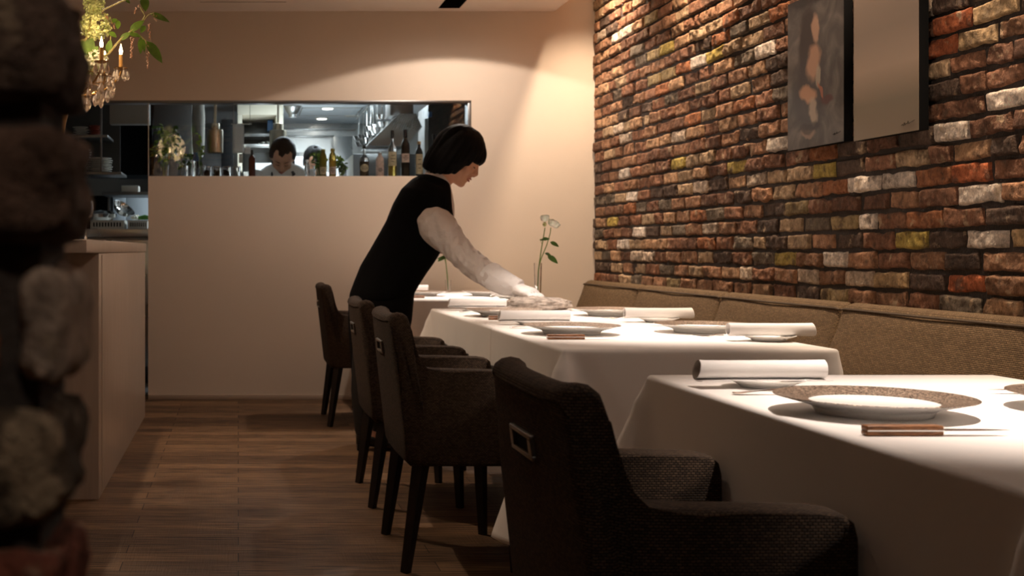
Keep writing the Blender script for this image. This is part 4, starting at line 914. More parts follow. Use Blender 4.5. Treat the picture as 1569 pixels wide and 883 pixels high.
# ceiling fixtures in the kitchen
t = thing('smoke_hood', 'steel dome shaped extractor cowl on the kitchen ceiling', 'vent', (PX(448, 0, 10.9).x, 10.9, KZ))
MB().lathe([(0.0001, 0), (.088, 0), (.088, -.006), (.076, -.012), (.070, -.030), (.052, -.062), (.036, -.078), (.036, -.104), (.030, -.106), (0.0001, -.100)], 32).build('cowl', M['steel'], t)
for k, (px_, Y_) in enumerate(((502, 11.05), (493, 11.9), (538, 11.7))):
    t = thing('downlight', ['round lit downlight nearest the glass on the kitchen ceiling', 'round lit downlight at the middle of the kitchen ceiling', 'small dim downlight at the right of the kitchen ceiling'][k], 'light', ((px_ - VX) * Y_ / F, Y_, KZ), 0, 'kitchen ceiling downlights')
    MB().lathe([(0.0001, 0), (.066, 0), (.066, -.006), (.056, -.010), (.050, -.006), (0.0001, -.006)], 28).build('trim_ring', M['whitepl'], t)
    MB().lathe([(0.0001, -.0065), (.049, -.0065), (.045, -.014 if k < 2 else -.008), (0.0001, -.016 if k < 2 else -.009)], 24).build('lit_disc', M['lamp'] if k < 2 else M['whitepl'], t)
t = thing('ceiling_hatch', 'thin framed access hatch in the kitchen ceiling', 'hatch', (.86, 11.35, KZ))
b = MB()
for d in ((-.28, .28, -.33, -.32), (-.28, .28, .32, .33), (-.28, -.27, -.33, .33), (.27, .28, -.33, .33)): b.box(*d, -.005, 0)
b.build('frame', M['kwall'], t)
# hanging ladles and pans
rail = thing('utensil_rail', 'steel rail along the right of the kitchen with utensils hanging from it', 'rail', (1.12, 10.2, 2.19))
b = MB(); b.tube([(0, -1.25, 0), (0, 1.25, 0)], .007, 8)
for q in (-1.1, 0, 1.1): b.tube([(0, q, 0), (0, q, .058)], .004, 6)
b.build('bar', M['steel'], rail)
rnd = random.Random(5)
WORDS = ['nearest the glass', 'second', 'third', 'fourth', 'fifth', 'sixth', 'seventh', 'eighth', 'ninth', 'tenth', 'eleventh', 'farthest from the glass']
def ladle(label, L, r):
    t = thing('ladle', label, 'ladle', (0, 0, 0), 0, 'utensils hanging from the kitchen rail')
    b = MB(); b.tube([(-.008, 0, .002), (0, 0, .011), (.008, 0, .002), (.004, 0, -.02), (0, 0, -.06), (0, 0, -L)], [.0025, .0025, .0025, .003, .004, .004], 6); b.build('handle', M['chrome'], t)
    b = MB(); b.lathe([(0.0001, -L - r), (r * .6, -L - r * .85), (r, -L), (r * .94, -L), (r * .55, -L - r * .75), (0.0001, -L - r * .9)], 16); b.build('bowl', M['chrome'], t); return t
proto = None
for k in range(12):
    lab = ('steel ladle on the kitchen rail, ' + WORDS[k] + ' along the row') if k not in (0, 11) else 'steel ladle on the kitchen rail, the one ' + WORDS[k]
    if proto is None: proto = ladle(lab, .24, .05); o = proto
    else: o = dup(proto, None, None, lab)
    o.location = (1.12 + 0.012 * (k % 2), 9.36 + k * .18, 2.188 - 0.0); o.rotation_euler = (0, R((-1) ** k * 3), R(k * 37)); o.scale = (1, 1, 0.8 + .35 * ((k * 7) % 5) / 5)
# extractor hood
t = thing('cooker_hood', 'angled stainless cooker hood with ribbed filter at the right of the kitchen', 'hood', (1.148, 8.8, 1.859))
hp = [(-.215, -.155), (.03, .085), (.15, .085), (.19, -.01), (.075, -.155)]
b = MB(); b.prism(hp, 0, .42, .004); b.build('hood_body', M['steel'], t)
b = MB()
for k in range(9):
    q = k / 8; p0 = (.02 + .11 * q, .07 - .02 * q); p1 = (.02 + .11 * q - .055 + .03 * q, .07 - .02 * q - .15 + .04 * q)
    b.tube([(p0[0], -.004, p0[1]), (p0[0] - .05 + .02 * q, -.004, p0[1] - .10)], .0028, 6)
b.build('filter_ribs', M['chrome'], t)
b = MB(); b.tube([(-.215, -.004, -.155), (.03, -.004, .085)], .004, 6); b.tube([(-.215, -.004, -.155), (.075, -.004, -.155)], .004, 6); b.tube([(.075, -.004, -.155), (.19, -.004, -.01)], .004, 6); b.build('edge_trim', M['chrome'], t)
b = MB(); b.box(-.03, .14, .08, .38, .08, KZ - 1.859 - .002, .003); b.build('flue', M['steel_dark'], t)
kb('cooking_range', 'dark steel cooking range below the cooker hood', 'stove', 541, 640, 236, 0, 9.3, 10.2, 'steel_dark', zmin=0)
kb('utility_cabinet', 'dark open cabinet at the right end of the kitchen behind the waitress hair', 'cabinet', 656, 721, 160, 0, 9.0, 9.5, 'darkwall', zmin=0)
kb('blue_bag', 'blue bag hanging on the dark cabinet at the right of the kitchen', 'bag', 657, 662, 171, 179, 8.95, 8.9995, 'bluepl')
kb('steel_sheet_rack', 'bright tilted steel sheet beside the blue bag', 'panel', 651, 656, 182, 250, 8.9, 8.93, 'steel', zmin=0)

# ---- left: passage beside the counter wall
t = thing('back_counter', 'stainless refrigerated counter in the passage behind the reception counter', 'counter', (-.85, 9.0, 0))
b = MB(); b.box(-.60, .50, -.40, .40, 0.0, 1.04, .004); b.build('body', M['steel_dark'], t)
b = MB(); b.box(-.62, .52, -.42, .42, 1.04, 1.10, .006); b.build('worktop', M['steel'], t)
for q in (-.30, .12): b = MB(); b.box(q - .17, q + .21, -.412, -.40, .12, 1.02, .003); d = b.build('door', M['steel'], t); b = MB(); b.box(q - .15, q + .0, -.425, -.412, .94, .96, .003); b.build('door_handle', M['chrome'], d)
def tray(x0, x1, label, slots):
    s = F / 8.66; xa, xb = (x0 - VX) / s, (x1 - VX) / s; xc = (xa + xb) / 2; h = .062
    t = thing('perforated_tray', label, 'tray', (xc, 8.78, 1.1005), 0, 'white perforated trays on the back counter'); hw = (xb - xa) / 2
    b = MB(); b.box(-hw, hw, -.12, -.116, 0, h, .001); b.box(-hw, hw, .116, .12, 0, h, .001); b.box(-hw, -hw + .004, -.116, .116, 0, h); b.box(hw - .004, hw, -.116, .116, 0, h); b.box(-hw, hw, -.116, .116, 0, .004); b.box(-hw - .006, hw + .006, -.126, -.116, h - .006, h, .001)
    b.build('walls', M['whitepl'], t)
    b = MB()
    for k in range(slots): q = -hw * .86 + 2 * hw * .86 * (k + .5) / slots; b.box(q - hw * .45 / slots, q + hw * .45 / slots, -.1208, -.1198, .016, .046)
    b.build('slots', M['cap'], t)
tray(138, 190, 'wide white perforated tray under the metal bowl', 10); tray(196, 226, 'smaller white perforated tray with fine slots at the right', 9)
o = MB(); Rm = Matrix.Rotation(R(35), 4, 'Y') @ Matrix.Rotation(R(20), 4, 'X')
o.lathe([(0.0001, 0), (.03, 0), (.065, .02), (.085, .055), (.088, .057), (.082, .055), (.06, .023), (.028, .006), (0.0001, .005)], 32, M=Rm)
o = o.build('metal_bowl', M['chrome'], loc=(-.86, 8.80, 1.215)); tag(o, 'tilted shiny metal bowl resting in the white tray', 'bowl')
o = MB(); o.lathe([(0.0001, 0), (.07, 0), (.11, .02), (.115, .045), (.08, .065), (0.0001, .075)], 28)
for i, v in enumerate(o.v): n_ = mnoise.noise(Vector(v) * 45); o.v[i] = (v[0] * (1 + .06 * n_), v[1] * (1 + .06 * n_), v[2] + .004 * n_)
tag(o.build('foil_wrapped_dish', M['chrome'], loc=(-1.00, 8.80, 1.165), sharp=20), 'crumpled foil covered dish on the white tray, left of the metal bowl', 'dish')
o = MB()
for k in range(9): o.ball((.02 * math.cos(k * 2.4), .02 * math.sin(k * 1.7), .012 + .006 * (k % 3)), .014, 1)
tag(o.build('cauliflower', M['petal'], loc=(-.745, 8.72, 1.167)), 'small white cauliflower head on the right white tray', 'vegetable')
o = MB(); o.tube([(-.05, 0, .014), (0, 0, .020), (.05, 0, .014)], [.012, .019, .010], 12); tag(o.build('green_vegetable', M['greenpl'], loc=(-.675, 8.72, 1.165)), 'green vegetable lying on the right white tray', 'vegetable')
# shelf unit with plates
t = thing('plate_shelf', 'dark hanging shelf unit with stacked plates in the kitchen passage', 'shelf', (-1.05, 8.5, 0)); s = F / 8.3
Z8 = lambda y: EYE - (y - VY) / s
for y_, x1 in ((206.5, 165), (263.5, 186)):
    b = MB(); b.box(-.45, (x1 - VX) / s + 1.05, -.2, .2, Z8(y_) - .018, Z8(y_), .002); b.build('shelf_board', M['steel_dark'], t)
b = MB(); b.box(-.45, .20, .2, .215, Z8(268), KZ - .002); b.build('back_panel', M['darkwall'], t)
for q in (-.44, .10): b = MB(); b.box(q, q + .012, -.19, -.178, Z8(265), KZ - .002); b.build('hanger', M['steel_dark'], t)
ko = 0
def stack(px, y0, n, r, m, dz, grp, nm, desc, Y=8.42):
    pr = None
    for k in range(n):
        lab = desc + (', topmost of its stack' if k == n - 1 else ', lowest of its stack' if k == 0 else ', number %s from the bottom' % ['', 'two', 'three', 'four', 'five', 'six', 'seven', 'eight', 'nine', 'ten'][k])
        if pr is None:
            pr = MB().lathe([(0.0001, 0), (r * .6, 0), (r * .62, .003), (r, .010), (r, .012), (r * .6, .006), (0.0001, .006)], 32).build(nm, M[m]); o = pr; tag(o, lab, 'plate' if nm != 'stacked_bowl' else 'bowl', grp)
        else: o = pr.copy(); C.objects.link(o); o['label'] = lab
        o.location = ((px - VX) * Y / F + (k % 3 - 1) * .004, Y, y0 + .0005 + k * dz)
stack(122, Z8(263.5), 10, .078, 'whitepl', .0165, 'taller stack of white plates', 'stacked_plate', 'cream plate in the taller left stack on the lower shelf')
stack(154, Z8(263.5), 7, .082, 'whitepl', .0150, 'shorter stack of white plates', 'stacked_plate', 'cream plate in the shorter right stack on the lower shelf')
stack(124, Z8(206.5), 4, .055, 'whitepl', .017, 'small plates on the upper shelf', 'stacked_plate', 'small white plate on the upper shelf')
stack(146, Z8(206.5), 5, .045, 'red', .015, 'red bowls on the upper shelf', 'stacked_bowl', 'rust red bowl on the upper shelf')
kb('soffit_box', 'olive grey boxed soffit above the kitchen passage', 'duct', 168, 229, 0, 190, 8.2, 8.3, 'duct' if False else 'kwall', zmax=KZ - .002)
kb('wall_cupboard', 'black cupboard hung from the ceiling at the back of the passage', 'cupboard', 172, 233, 192, 268, 9.62, 10.2, 'black', zmax=KZ - .001)
t = thing('steel_shelf', 'steel shelf on brackets with a small tin above the white trays', 'shelf', (-.82, 9.17, 0))
zs_ = EYE - (294 - VY) * 9.0 / F
b = MB(); b.box(-.2, .19, -.17, .18, zs_ - .024, zs_, .003); b.build('shelf_board', M['steel_dark'], t)
for q in (-.18, .17): b = MB(); b.box(q - .008, q + .008, .16, .175, 1.1005, zs_ - .024); b.build('post', M['steel_dark'], t)
kb('storage_tin', 'long pale tin on the steel shelf above the white trays', 'box', 186, 212, 284.5, 294, 9.05, 9.2, 'whitepl')
kb('wall_sheet', 'pale blue lit wall panel behind the metal bowl', 'panel', 173, 193, 303, 345, 10.4, 10.45, 'kceil', zmin=0.0)
kb('wall_sheet', 'pale grey wall panel right of the blue panel', 'panel', 193.5, 240, 303, 345, 10.4, 10.45, 'kceil', zmin=0.0)
kb('dark_lower_fridge', 'black appliance below the blue panel at the passage end', 'refrigerator', 110, 166, 300, 0, 10.1, 10.5, 'black', zmin=0)
area((-.75, 9.7, 1.95), (-.75, 10.4, 1.3), 1.2, .3, .2, COOL)

# ================================================ CRYSTAL CANDELABRA WITH FLOWERS ON THE COUNTER
CX, CY, CZ = -0.735, 5.0, 0.9875
t = thing('candelabra', 'crystal candelabra with lit candle bulbs and glass drops on the reception counter', 'candelabra', (CX, CY, CZ))
MB().lathe([(0.0001, 0), (.085, 0), (.088, .006), (.070, .012), (.030, .03), (.014, .06), (.012, .12), (0.0001, .12)], 32).build('base', M['glass'], t)
MB().lathe([(0.0001, .118), (.012, .12), (.022, .20), (.012, .30), (.010, .40), (.020, .48), (.032, .53), (.018, .60), (.012, .66), (.030, .70), (.060, .74), (.064, .755), (0.0001, .75)], 24).build('stem', M['brass'], t)
def crystal(L, r): 
    b = MB(); b.lathe([(0.0003, 0), (r * .55, -L * .25), (r, -L * .62), (r * .6, -L * .88), (0.0003, -L)], 6); b.ball((0, 0, .004), .0035, 1); return b.build('crystal_drop', M['crystal'], sharp=10, uv=False)
M['crystal'] = mat('cut_crystal', (1.0, 0.90, 0.84), 0.03, trans=0.72, ior=1.6, spec=0.8)
pcs = [crystal(.046, .0095), crystal(.060, .0125)]
for p in pcs: C.objects.unlink(p)
def drop(kind, loc):
    o = pcs[kind].copy(); C.objects.link(o); o.parent = t; o.location = loc
for k in range(8):
    a = R(45 * k + 4); rr = .248; dx, dy = math.cos(a), math.sin(a); zc_ = .712
    MB().tube([(dx * q * rr, dy * q * rr, z) for q, z in ((.06, .62), (.3, .60), (.6, .61), (.85, .645), (.97, .68), (1, .705))], [.005, .005, .0045, .004, .004, .004], 8).build('arm', M['brass'], t)
    MB().lathe([(0.0001, zc_ - .004), (.012, zc_ - .002), (.029, zc_ + .004), (.030, zc_ + .007), (.012, zc_ + .004), (0.0001, zc_ + .004)], 24, (dx * rr, dy * rr, 0)).build('drip_cup', M['brass'], t)
    MB().lathe([(0.0001, zc_ + .004), (.0085, zc_ + .004), (.0078, zc_ + .062), (0.0001, zc_ + .063)], 14, (dx * rr, dy * rr, 0)).build('candle_sleeve', M['candle'], t)
    MB().lathe([(0.0001, zc_ + .062), (.005, zc_ + .064), (.0075, zc_ + .076), (.004, zc_ + .090), (0.0004, zc_ + .106)], 12, (dx * rr, dy * rr, 0)).build('bulb', M['flame'], t)
    for j in range(6): aj = 2 * PI * j / 6 + k; drop(0, (dx * rr + .027 * math.cos(aj), dy * rr + .027 * math.sin(aj), zc_ - .002))
for j in range(22): a = 2 * PI * j / 22; drop(1, (.215 * math.cos(a), .215 * math.sin(a), .672 - .014 * (j % 3)))
for j in range(18): a = 2 * PI * j / 18; drop(1, (.17 * math.cos(a), .17 * math.sin(a), .628 - .012 * (j % 2)))
for j in range(12): a = 2 * PI * j / 12; drop(1, (.115 * math.cos(a), .115 * math.sin(a), .60))
b = MB()
for rr, z in ((.215, .678), (.17, .636), (.115, .606)): b.tube([(rr * math.cos(2 * PI * j / 32), rr * math.sin(2 * PI * j / 32), z) for j in range(33)], .0022, 6)
b.build('hoop', M['brass'], t)
t = thing('flower_arrangement', 'wild arrangement of green leaves, cream blooms and hanging seed tassels above the candelabra', 'flowers', (CX, CY, CZ + .757)); L0 = Vector(t.location)
MB().lathe([(0.0001, 0), (.03, 0), (.055, .05), (.06, .09), (.055, .09), (.05, .05), (0.0001, .02)], 24).build('bowl', M['brass'], t)
q5 = lambda x, y, dy=0: PX(x, y, CY + dy) - L0
br = MB()
br.tube([(0, 0, .05), q5(125, 75), q5(140, 40), q5(148, 23), q5(161, 14), q5(182, 4), q5(192, 0), q5(204, -12)], [.005, .005, .004, .0035, .0035, .003, .003, .002], 8)
br.tube([(0, 0, .05), q5(140, 98), q5(167, 82), q5(177, 69), q5(190, 55), q5(202, 47), q5(216, 35), q5(222, 24), q5(214, 10)], [.005, .005, .0045, .004, .0035, .003, .003, .002, .0015], 8)
br.tube([(0, 0, .05), q5(132, 60), q5(142, 20), q5(150, -15)], [.005, .004, .003, .002], 8)
br.tube([q5(202, 47), q5(216, 55), q5(224, 63)], .002, 6); br.tube([q5(216, 35), q5(228, 22), q5(236, 20)], .002, 6); br.tube([q5(167, 82), q5(169, 65), q5(170, 50)], .0025, 6)
br.build('branches', M['branch'], t)
for x0, y0, x1, y1, w in ((220, -6, 224, 17, .5), (230, 20, 259, 32, .28), (199, 48, 220, 32, .38), (184, 61, 200, 50, .4), (196, 50, 216, 56, .35), (216, 57, 216, 82, .32), (224, 63, 249, 94, .34), (222, 39, 216, 51, .5), (181, 31, 181, 45, .5), (167, 49, 179, 57, .5), (220, 60, 222, 80, .22), (193, 0, 200, 6, .5), (165, 80, 170, 62, .45), (128, 88, 142, 60, .6), (126, 60, 140, 84, .6), (170, 34, 180, 30, .6), (138, 88, 150, 72, .5)):
    a_, b_ = q5(x0, y0), q5(x1, y1); d = b_ - a_; lf = MB(); lf.leaf(a_, (d.x, -.012, d.z), (.25, -.9, .4), d.length * 1.05, d.length * w * 1.25, .12); lf.build('leaf', M['leafm'], t, sharp=180)
sd = MB(); rnd = random.Random(9)
for x0, y0, x1, y1, n in ((203, 57, 201, 90, 40), (228, 37, 230, 61, 22), (227, 66, 226, 106, 30), (160, 20, 167, 30, 14), (172, 30, 176, 45, 12), (238, 22, 238, 33, 8), (210, 8, 206, 22, 10)):
    for k in range(n): f_ = k / n; sd.ball(q5(x0 + (x1 - x0) * f_ + rnd.uniform(-3, 3) * (1 - .6 * f_), y0 + (y1 - y0) * f_, rnd.uniform(-.008, .008)), .0028, 1)
sd.build('seed_tassels', M['pinkseed'], t)
def cluster(cx, cy, rpx, n, mname, nm, pr, seed):
    rnd = random.Random(seed); b = MB(); c = q5(cx, cy); r = rpx / 370
    for k in range(n):
        v = Vector((rnd.gauss(0, 1), rnd.gauss(0, 1), rnd.gauss(0, 1))).normalized() * r * rnd.uniform(.7, 1); p = c + v
        for j in range(4):
            d = (v.normalized() * .6 + Vector((rnd.uniform(-1, 1), rnd.uniform(-1, 1), rnd.uniform(-1, 1)))).normalized(); b.leaf(p, d, v.normalized(), pr, pr * .7, .3, seg=3)
    b.build(nm, M[mname], t, sharp=180, uv=False)
cluster(146, 38, 24, 260, 'cream', 'green_bloom', .012, 1); cluster(144, 8, 16, 110, 'cream', 'green_bloom', .012, 2)
cluster(147, 94, 18, 130, 'petal', 'white_bloom', .014, 3); cluster(138, 100, 14, 60, 'cream', 'green_bloom', .014, 4)
# light of the candle bulbs
d = bpy.data.lights.new('candle_glow', 'POINT'); d.energy = 1.5; d.color = (1, .68, .36); d.shadow_soft_size = .12
o = bpy.data.objects.new('candle_glow', d); C.objects.link(o); o.location = (CX + .16, CY - .12, CZ + .84)

t = thing('wine_glass', 'clear stemmed glass on the reception counter beside the blurred brick pier', 'glass', (PX(131, 0, 4.75).x, 4.75, CZ))
MB().lathe([(0.0001, 0), (.032, 0), (.033, .002), (.006, .006), (.0035, .02), (.0035, .065), (.010, .075), (.026, .095), (.032, .125), (.029, .155), (.0278, .155), (.0308, .125), (.025, .097), (.008, .079), (0.0001, .077)], 28).build('glass_body', M['glass'], t)

# ================================================ PEOPLE
def remesh(mb, name, voxel, m, parent, smooth=2, post=None, M_=None):
    o = mb.build('tmp_' + name, None, uv=False)
    md = o.modifiers.new('r', 'REMESH'); md.mode = 'VOXEL'; md.voxel_size = voxel; md.use_smooth_shade = True
    if smooth: s_ = o.modifiers.new('s', 'SMOOTH'); s_.iterations = smooth; s_.factor = 0.5
    dg = bpy.context.evaluated_depsgraph_get(); me = bpy.data.meshes.new_from_object(o.evaluated_get(dg)); bpy.data.objects.remove(o)
    me.name = name; me.materials.clear(); me.materials.append(m)
    if post:
        for v in me.vertices: v.co = post(v.co)
    me.polygons.foreach_set('use_smooth', [True] * len(me.polygons))
    r = bpy.data.objects.new(name, me); C.objects.link(r); r.parent = parent; return r
def ring(c, ax, ay, n=32, e=2.3):
    out = []
    for k in range(n):
        t_ = 2 * PI * k / n; cs, sn = math.cos(t_), math.sin(t_)
        out.append(c + ax * (abs(cs) ** (2 / e) * (1 if cs > 0 else -1)) + ay * (abs(sn) ** (2 / e) * (1 if sn > 0 else -1)))
    return out
def head(mb, T):
    prof = [(-.113, .070, .045, .016), (-.106, .082, .020, .030), (-.094, .088, -.005, .040), (-.080, .088, -.022, .047), (-.068, .085, -.035, .052), (-.058, .088, -.045, .056), (-.046, .087, -.055, .060), (-.034, .085, -.065, .064), (-.015, .083, -.078, .068), (.005, .080, -.088, .071), (.022, .083, -.093, .073), (.045, .086, -.096, .075), (.070, .078, -.092, .071), (.092, .058, -.078, .060), (.106, .034, -.055, .042), (.114, .010, -.030, .018)]
    rings = []
    for z, xf_, xb_, wd in prof:
        c = (xf_ + xb_) / 2 if xb_ > 0 else 0.0
        out = []
        for k in range(36):
            t_ = 2 * PI * k / 36; cs, sn = math.cos(t_), math.sin(t_); e = 2.25
            px_ = abs(cs) ** (2 / e); py_ = abs(sn) ** (2 / e) * (1 if sn > 0 else -1)
            mid = (xf_ + xb_) / 2 * (0.35 if xb_ < 0 else 1)
            x = mid + (px_ * (xf_ - mid) if cs > 0 else -px_ * (mid - xb_)); out.append(T @ Vector((x, wd * py_, z)))
        rings.append(out)
    mb.loft(rings)
    def tb(pts, r, s=10): mb.tube([T @ Vector(p) for p in pts], [x * T.to_scale().x for x in r], s)
    tb([(.074, 0, .028), (.084, 0, .012), (.093, 0, -.006), (.103, 0, -.024), (.098, 0, -.034), (.084, 0, -.037)], [.006, .0075, .0085, .0115, .0105, .006])
    for s_ in (-1, 1):
        mb.ball(T @ Vector((.090, s_ * .0115, -.030)), .0085 * T.to_scale().x, 2)
        mb.ball(T @ Vector((.052, s_ * .036, -.028)), .030 * T.to_scale().x, 2)
        mb.ball(T @ Vector((.066, s_ * .031, .004)), .0165 * T.to_scale().x, 2)
        mb.ball(T @ Vector((-.004, s_ * .074, -.012)), .022 * T.to_scale().x, 2, (.7, .35, 1.2))
    mb.ball(T @ Vector((.072, 0, -.096)), .019 * T.to_scale().x, 2)
    tb([(.074, -.024, -.058), (.086, -.012, -.0555), (.091, 0, -.0545), (.086, .012, -.0555), (.074, .024, -.058)], [.004, .006, .0065, .006, .004])
    tb([(.074, -.022, -.064), (.084, -.010, -.067), (.088, 0, -.068), (.084, .010, -.067), (.074, .022, -.064)], [.004, .006, .007, .006, .004])
def face_parts(T, body, brows=True):
    sc = T.to_scale().x
    b = MB()
    b.tube([T @ Vector(p) for p in [(.081, -.023, -.0595), (.0925, -.011, -.0555), (.0978, 0, -.0560), (.0925, .011, -.0555), (.081, .023, -.0595)]], [.0012 * sc, .0034 * sc, .0036 * sc, .0034 * sc, .0012 * sc], 8)
    b.tube([T @ Vector(p) for p in [(.081, -.022, -.0620), (.0905, -.010, -.0660), (.0948, 0, -.0670), (.0905, .010, -.0660), (.081, .022, -.0620)]], [.0012 * sc, .0034 * sc, .0042 * sc, .0034 * sc, .0012 * sc], 8)
    b.build('lips', M['lips'], body)
    for s_ in (-1, 1):
        b = MB(); b.tube([T @ Vector(p) for p in [(.0795, s_ * .016, -.001), (.0835, s_ * .024, -.0045), (.0825, s_ * .033, -.005), (.0745, s_ * .043, -.001)]], [.0008 * sc, .0017 * sc, .0019 * sc, .0008 * sc], 6); b.build('eyelashes', M['hairb'], body)
        if brows:
            b = MB(); b.tube([T @ Vector(p) for p in [(.0865, s_ * .014, .024), (.0868, s_ * .026, .029), (.080, s_ * .038, .030), (.070, s_ * .048, .025)]], [.0015 * sc, .0024 * sc, .0020 * sc, .0008 * sc], 6); b.build('eyebrow', M['hairb'], body)
def hair_locks(T, endz, n=150, rad=(.125, .103, .135), cen=(-.008, 0, .0), thick=.016, seed=1, crown=(-.02, 0), wav=.006):
    rnd = random.Random(seed); mb = MB(); sc = T.to_scale().x
    for k in range(n):
        phi = 2 * PI * (k + rnd.uniform(-.3, .3)) / n; ez = endz(phi if phi < PI else phi - 2 * PI) + rnd.uniform(-.010, .006)
        lay = rnd.choice([1.0, .93, .86]); pts = []; rs = []
        for i in range(12):
            q = i / 11; z = cen[2] + rad[2] * .985 + (ez - cen[2] - rad[2] * .985) * q ** 1.5
            c_ = max(-1, min(1, (z - cen[2]) / rad[2])); rho = math.sqrt(max(0, 1 - c_ * c_)) if z > cen[2] else 1 - .10 * ((cen[2] - z) / .12) ** 2
            w_ = wav * mnoise.noise(Vector((phi * 3, q * 3, seed)))
            x = cen[0] + crown[0] * (1 - q) + (rad[0] * rho * lay + w_) * math.cos(phi); y = cen[1] + crown[1] * (1 - q) + (rad[1] * rho * lay + w_) * math.sin(phi)
            pts.append(T @ Vector((x, y, z))); rs.append(sc * thick * (1 - .25 * q) * (0.35 if i == 11 else .8 if i == 10 else 1))
        mb.tube(pts, rs, 7)
    mb.ball(T @ Vector((cen[0] - .01, 0, cen[2] + .035)), .088 * sc, 3)
    return mb
def frame(origin, yaw, pitch, roll=0, s=1.0):
    return Matrix.Translation(origin) @ Matrix.Rotation(yaw, 4, 'Z') @ Matrix.Rotation(pitch, 4, 'Y') @ Matrix.Rotation(roll, 4, 'X') @ Matrix.Scale(s, 4)
def hand(mb, T, thumb=1, curl=1.0, fat=1.0):
    s = T.to_scale().x
    rings = []
    for x, wd, th, z in ((-.01, .027, .022, 0), (.01, .029, .020, 0), (.035, .038, .019, -.001), (.06, .042, .018, -.001), (.085, .042, .015, -.001), (.098, .036, .010, -.002)):
        rings.append(ring(T @ Vector((x, 0, z)), T.to_3x3() @ Vector((0, wd * fat, 0)), T.to_3x3() @ Vector((0, 0, th * fat)), 24, 2.5))
    mb.loft(rings)
    for y, L, sp in ((-.031, .058, -.10), (-.0105, .073, -.03), (.0105, .079, .02), (.0315, .070, .09)):
        p = Vector((.082, y, -.001)); pts = [p.copy()]; a = 0
        for seg, (f, da) in enumerate(((.48, .35), (.30, .65), (.22, .45))):
            a += da * curl; 
            for q in (0.5, 1): pts.append(p + Vector((math.cos(a) * L * f * q, sp * L * f * q, -math.sin(a) * L * f * q)))
            p = pts[-1].copy()
        mb.tube([T @ v for v in pts], [r * s * fat for r in (.0105, .0102, .0098, .0094, .009, .0086, .006)], 10)
    pts = [(.018, thumb * .022, -.006), (.038, thumb * .046, -.014), (.062, thumb * .056, -.024), (.082, thumb * .054, -.036), (.090, thumb * .052, -.042)]
    mb.tube([T @ Vector(p) for p in pts], [r * s * fat for r in (.015, .0135, .0115, .0095, .006)], 10)
def sleeve(pts, rad, fold, seed=0, seg=40, sub=10):
    P = [Vector(p) for p in pts]; path = []; rr = []
    for i in range(len(P) - 1):
        for k in range(sub): q = k / sub; path.append(P[i].lerp(P[i + 1], q)); rr.append(rad[i] + (rad[i + 1] - rad[i]) * q)
    path.append(P[-1]); rr.append(rad[-1])
    for _ in range(6): path = [path[0]] + [(path[i - 1] + path[i] * 2 + path[i + 1]) / 4 for i in range(1, len(path) - 1)] + [path[-1]]
    rings = []; s = 0; a = None
    for i, p in enumerate(path):
        t_ = (path[min(i + 1, len(path) - 1)] - path[max(i - 1, 0)]).normalized()
        if a is None: a = t_.cross(Vector((0, 1, 0))).normalized()
        a = (a - t_ * a.dot(t_)).normalized(); b_ = t_.cross(a)
        if i: s += (path[i] - path[i - 1]).length
        row = []
        for j in range(seg):
            th = 2 * PI * j / seg; cs, sn = math.cos(th), math.sin(th)
            w1 = 1 - 2.2 * abs(mnoise.noise(Vector((cs * .9, sn * .9 + seed, s * 15 + cs * 1.6)))); w2 = mnoise.noise(Vector((cs * 2.2, sn * 2.2, s * 32 + seed)))
            f = 1 + fold(i / (len(path) - 1)) * (0.13 * w1 + 0.07 * w2)
            row.append(p + a * (rr[i] * f * cs) + b_ * (rr[i] * f * sn))
        rings.append(row)
    return rings

# ---- the waitress
YW = 5.80
t = thing('person', 'person with black bob hair, black vest and white gloves bending over the middle table', 'person', (0.70, YW, 0)); OW = Vector(t.location)
def w(x, y, Y=YW): return PX(x, y, Y) - OW
def torso(rows, shrink=1.0, n=40, e=2.4):
    out = []
    for (bx, by), (fx, fy), hw in rows:
        B_, F_ = w(bx, by), w(fx, fy); c = (B_ + F_) / 2; out.append(ring(c, (F_ - B_) / 2 * shrink, Vector((0, hw * shrink, 0)), n, e))
    return out
VEST = [((656, 266), (685, 275), .050), ((645, 267), (688, 284), .095), ((632, 274), (690, 298), .150), ((616, 289), (692, 314), .178), ((603, 312), (693.5, 332), .180), ((593, 338), (691, 352), .170), ((580, 360), (684, 370), .160), ((566, 384), (672, 390), .152), ((553, 407), (658, 412), .152), ((543, 430), (644, 432), .160), ((536, 450), (635, 447), .170), ((535, 462), (631, 456), .172)]
SK = [((537, 448), (634, 448), .165), ((534, 466), (632, 468), .172), ((534, 490), (630, 490), .176), ((537, 530), (622, 530), .172), ((541, 580), (614, 580), .170), ((542, 627), (606, 628), .172)]
HS = 1.06
TH = frame(w(705.5, 240.5, 5.78), R(-12), R(36), R(4), HS)
body = MB(); head(body, TH)
body.tube([w(664, 292), w(672, 279, 5.79), w(684, 266, 5.785), w(692, 256, 5.78)], [.075, .056, .050, .050], 20)
body.loft(torso(VEST, .86)); body.loft(torso(SK[:2] + [((545, 500), (615, 500), .15)], .84))
arm_r = [(653, 332, 5.69), (666, 343, 5.665), (680, 358, 5.62), (695, 376, 5.57), (710, 392, 5.51), (726, 406, 5.46), (742, 418, 5.41), (757, 428, 5.37), (775, 435, 5.33), (795, 444, 5.29)]
body.tube([w(*p) for p in arm_r], [.062, .055, .050, .046, .042, .040, .038, .033, .026, .024], 16)
arm_l = [(645, 318, 5.93), (626, 350, 5.99), (606, 380, 6.02), (600, 400, 6.02), (604, 422, 5.99)]
body.tube([w(*p) for p in arm_l], [.055, .048, .042, .036, .026], 14)
fn, ff = 5.72, 5.93
fx0 = (566 - VX) * fn / F - OW.x
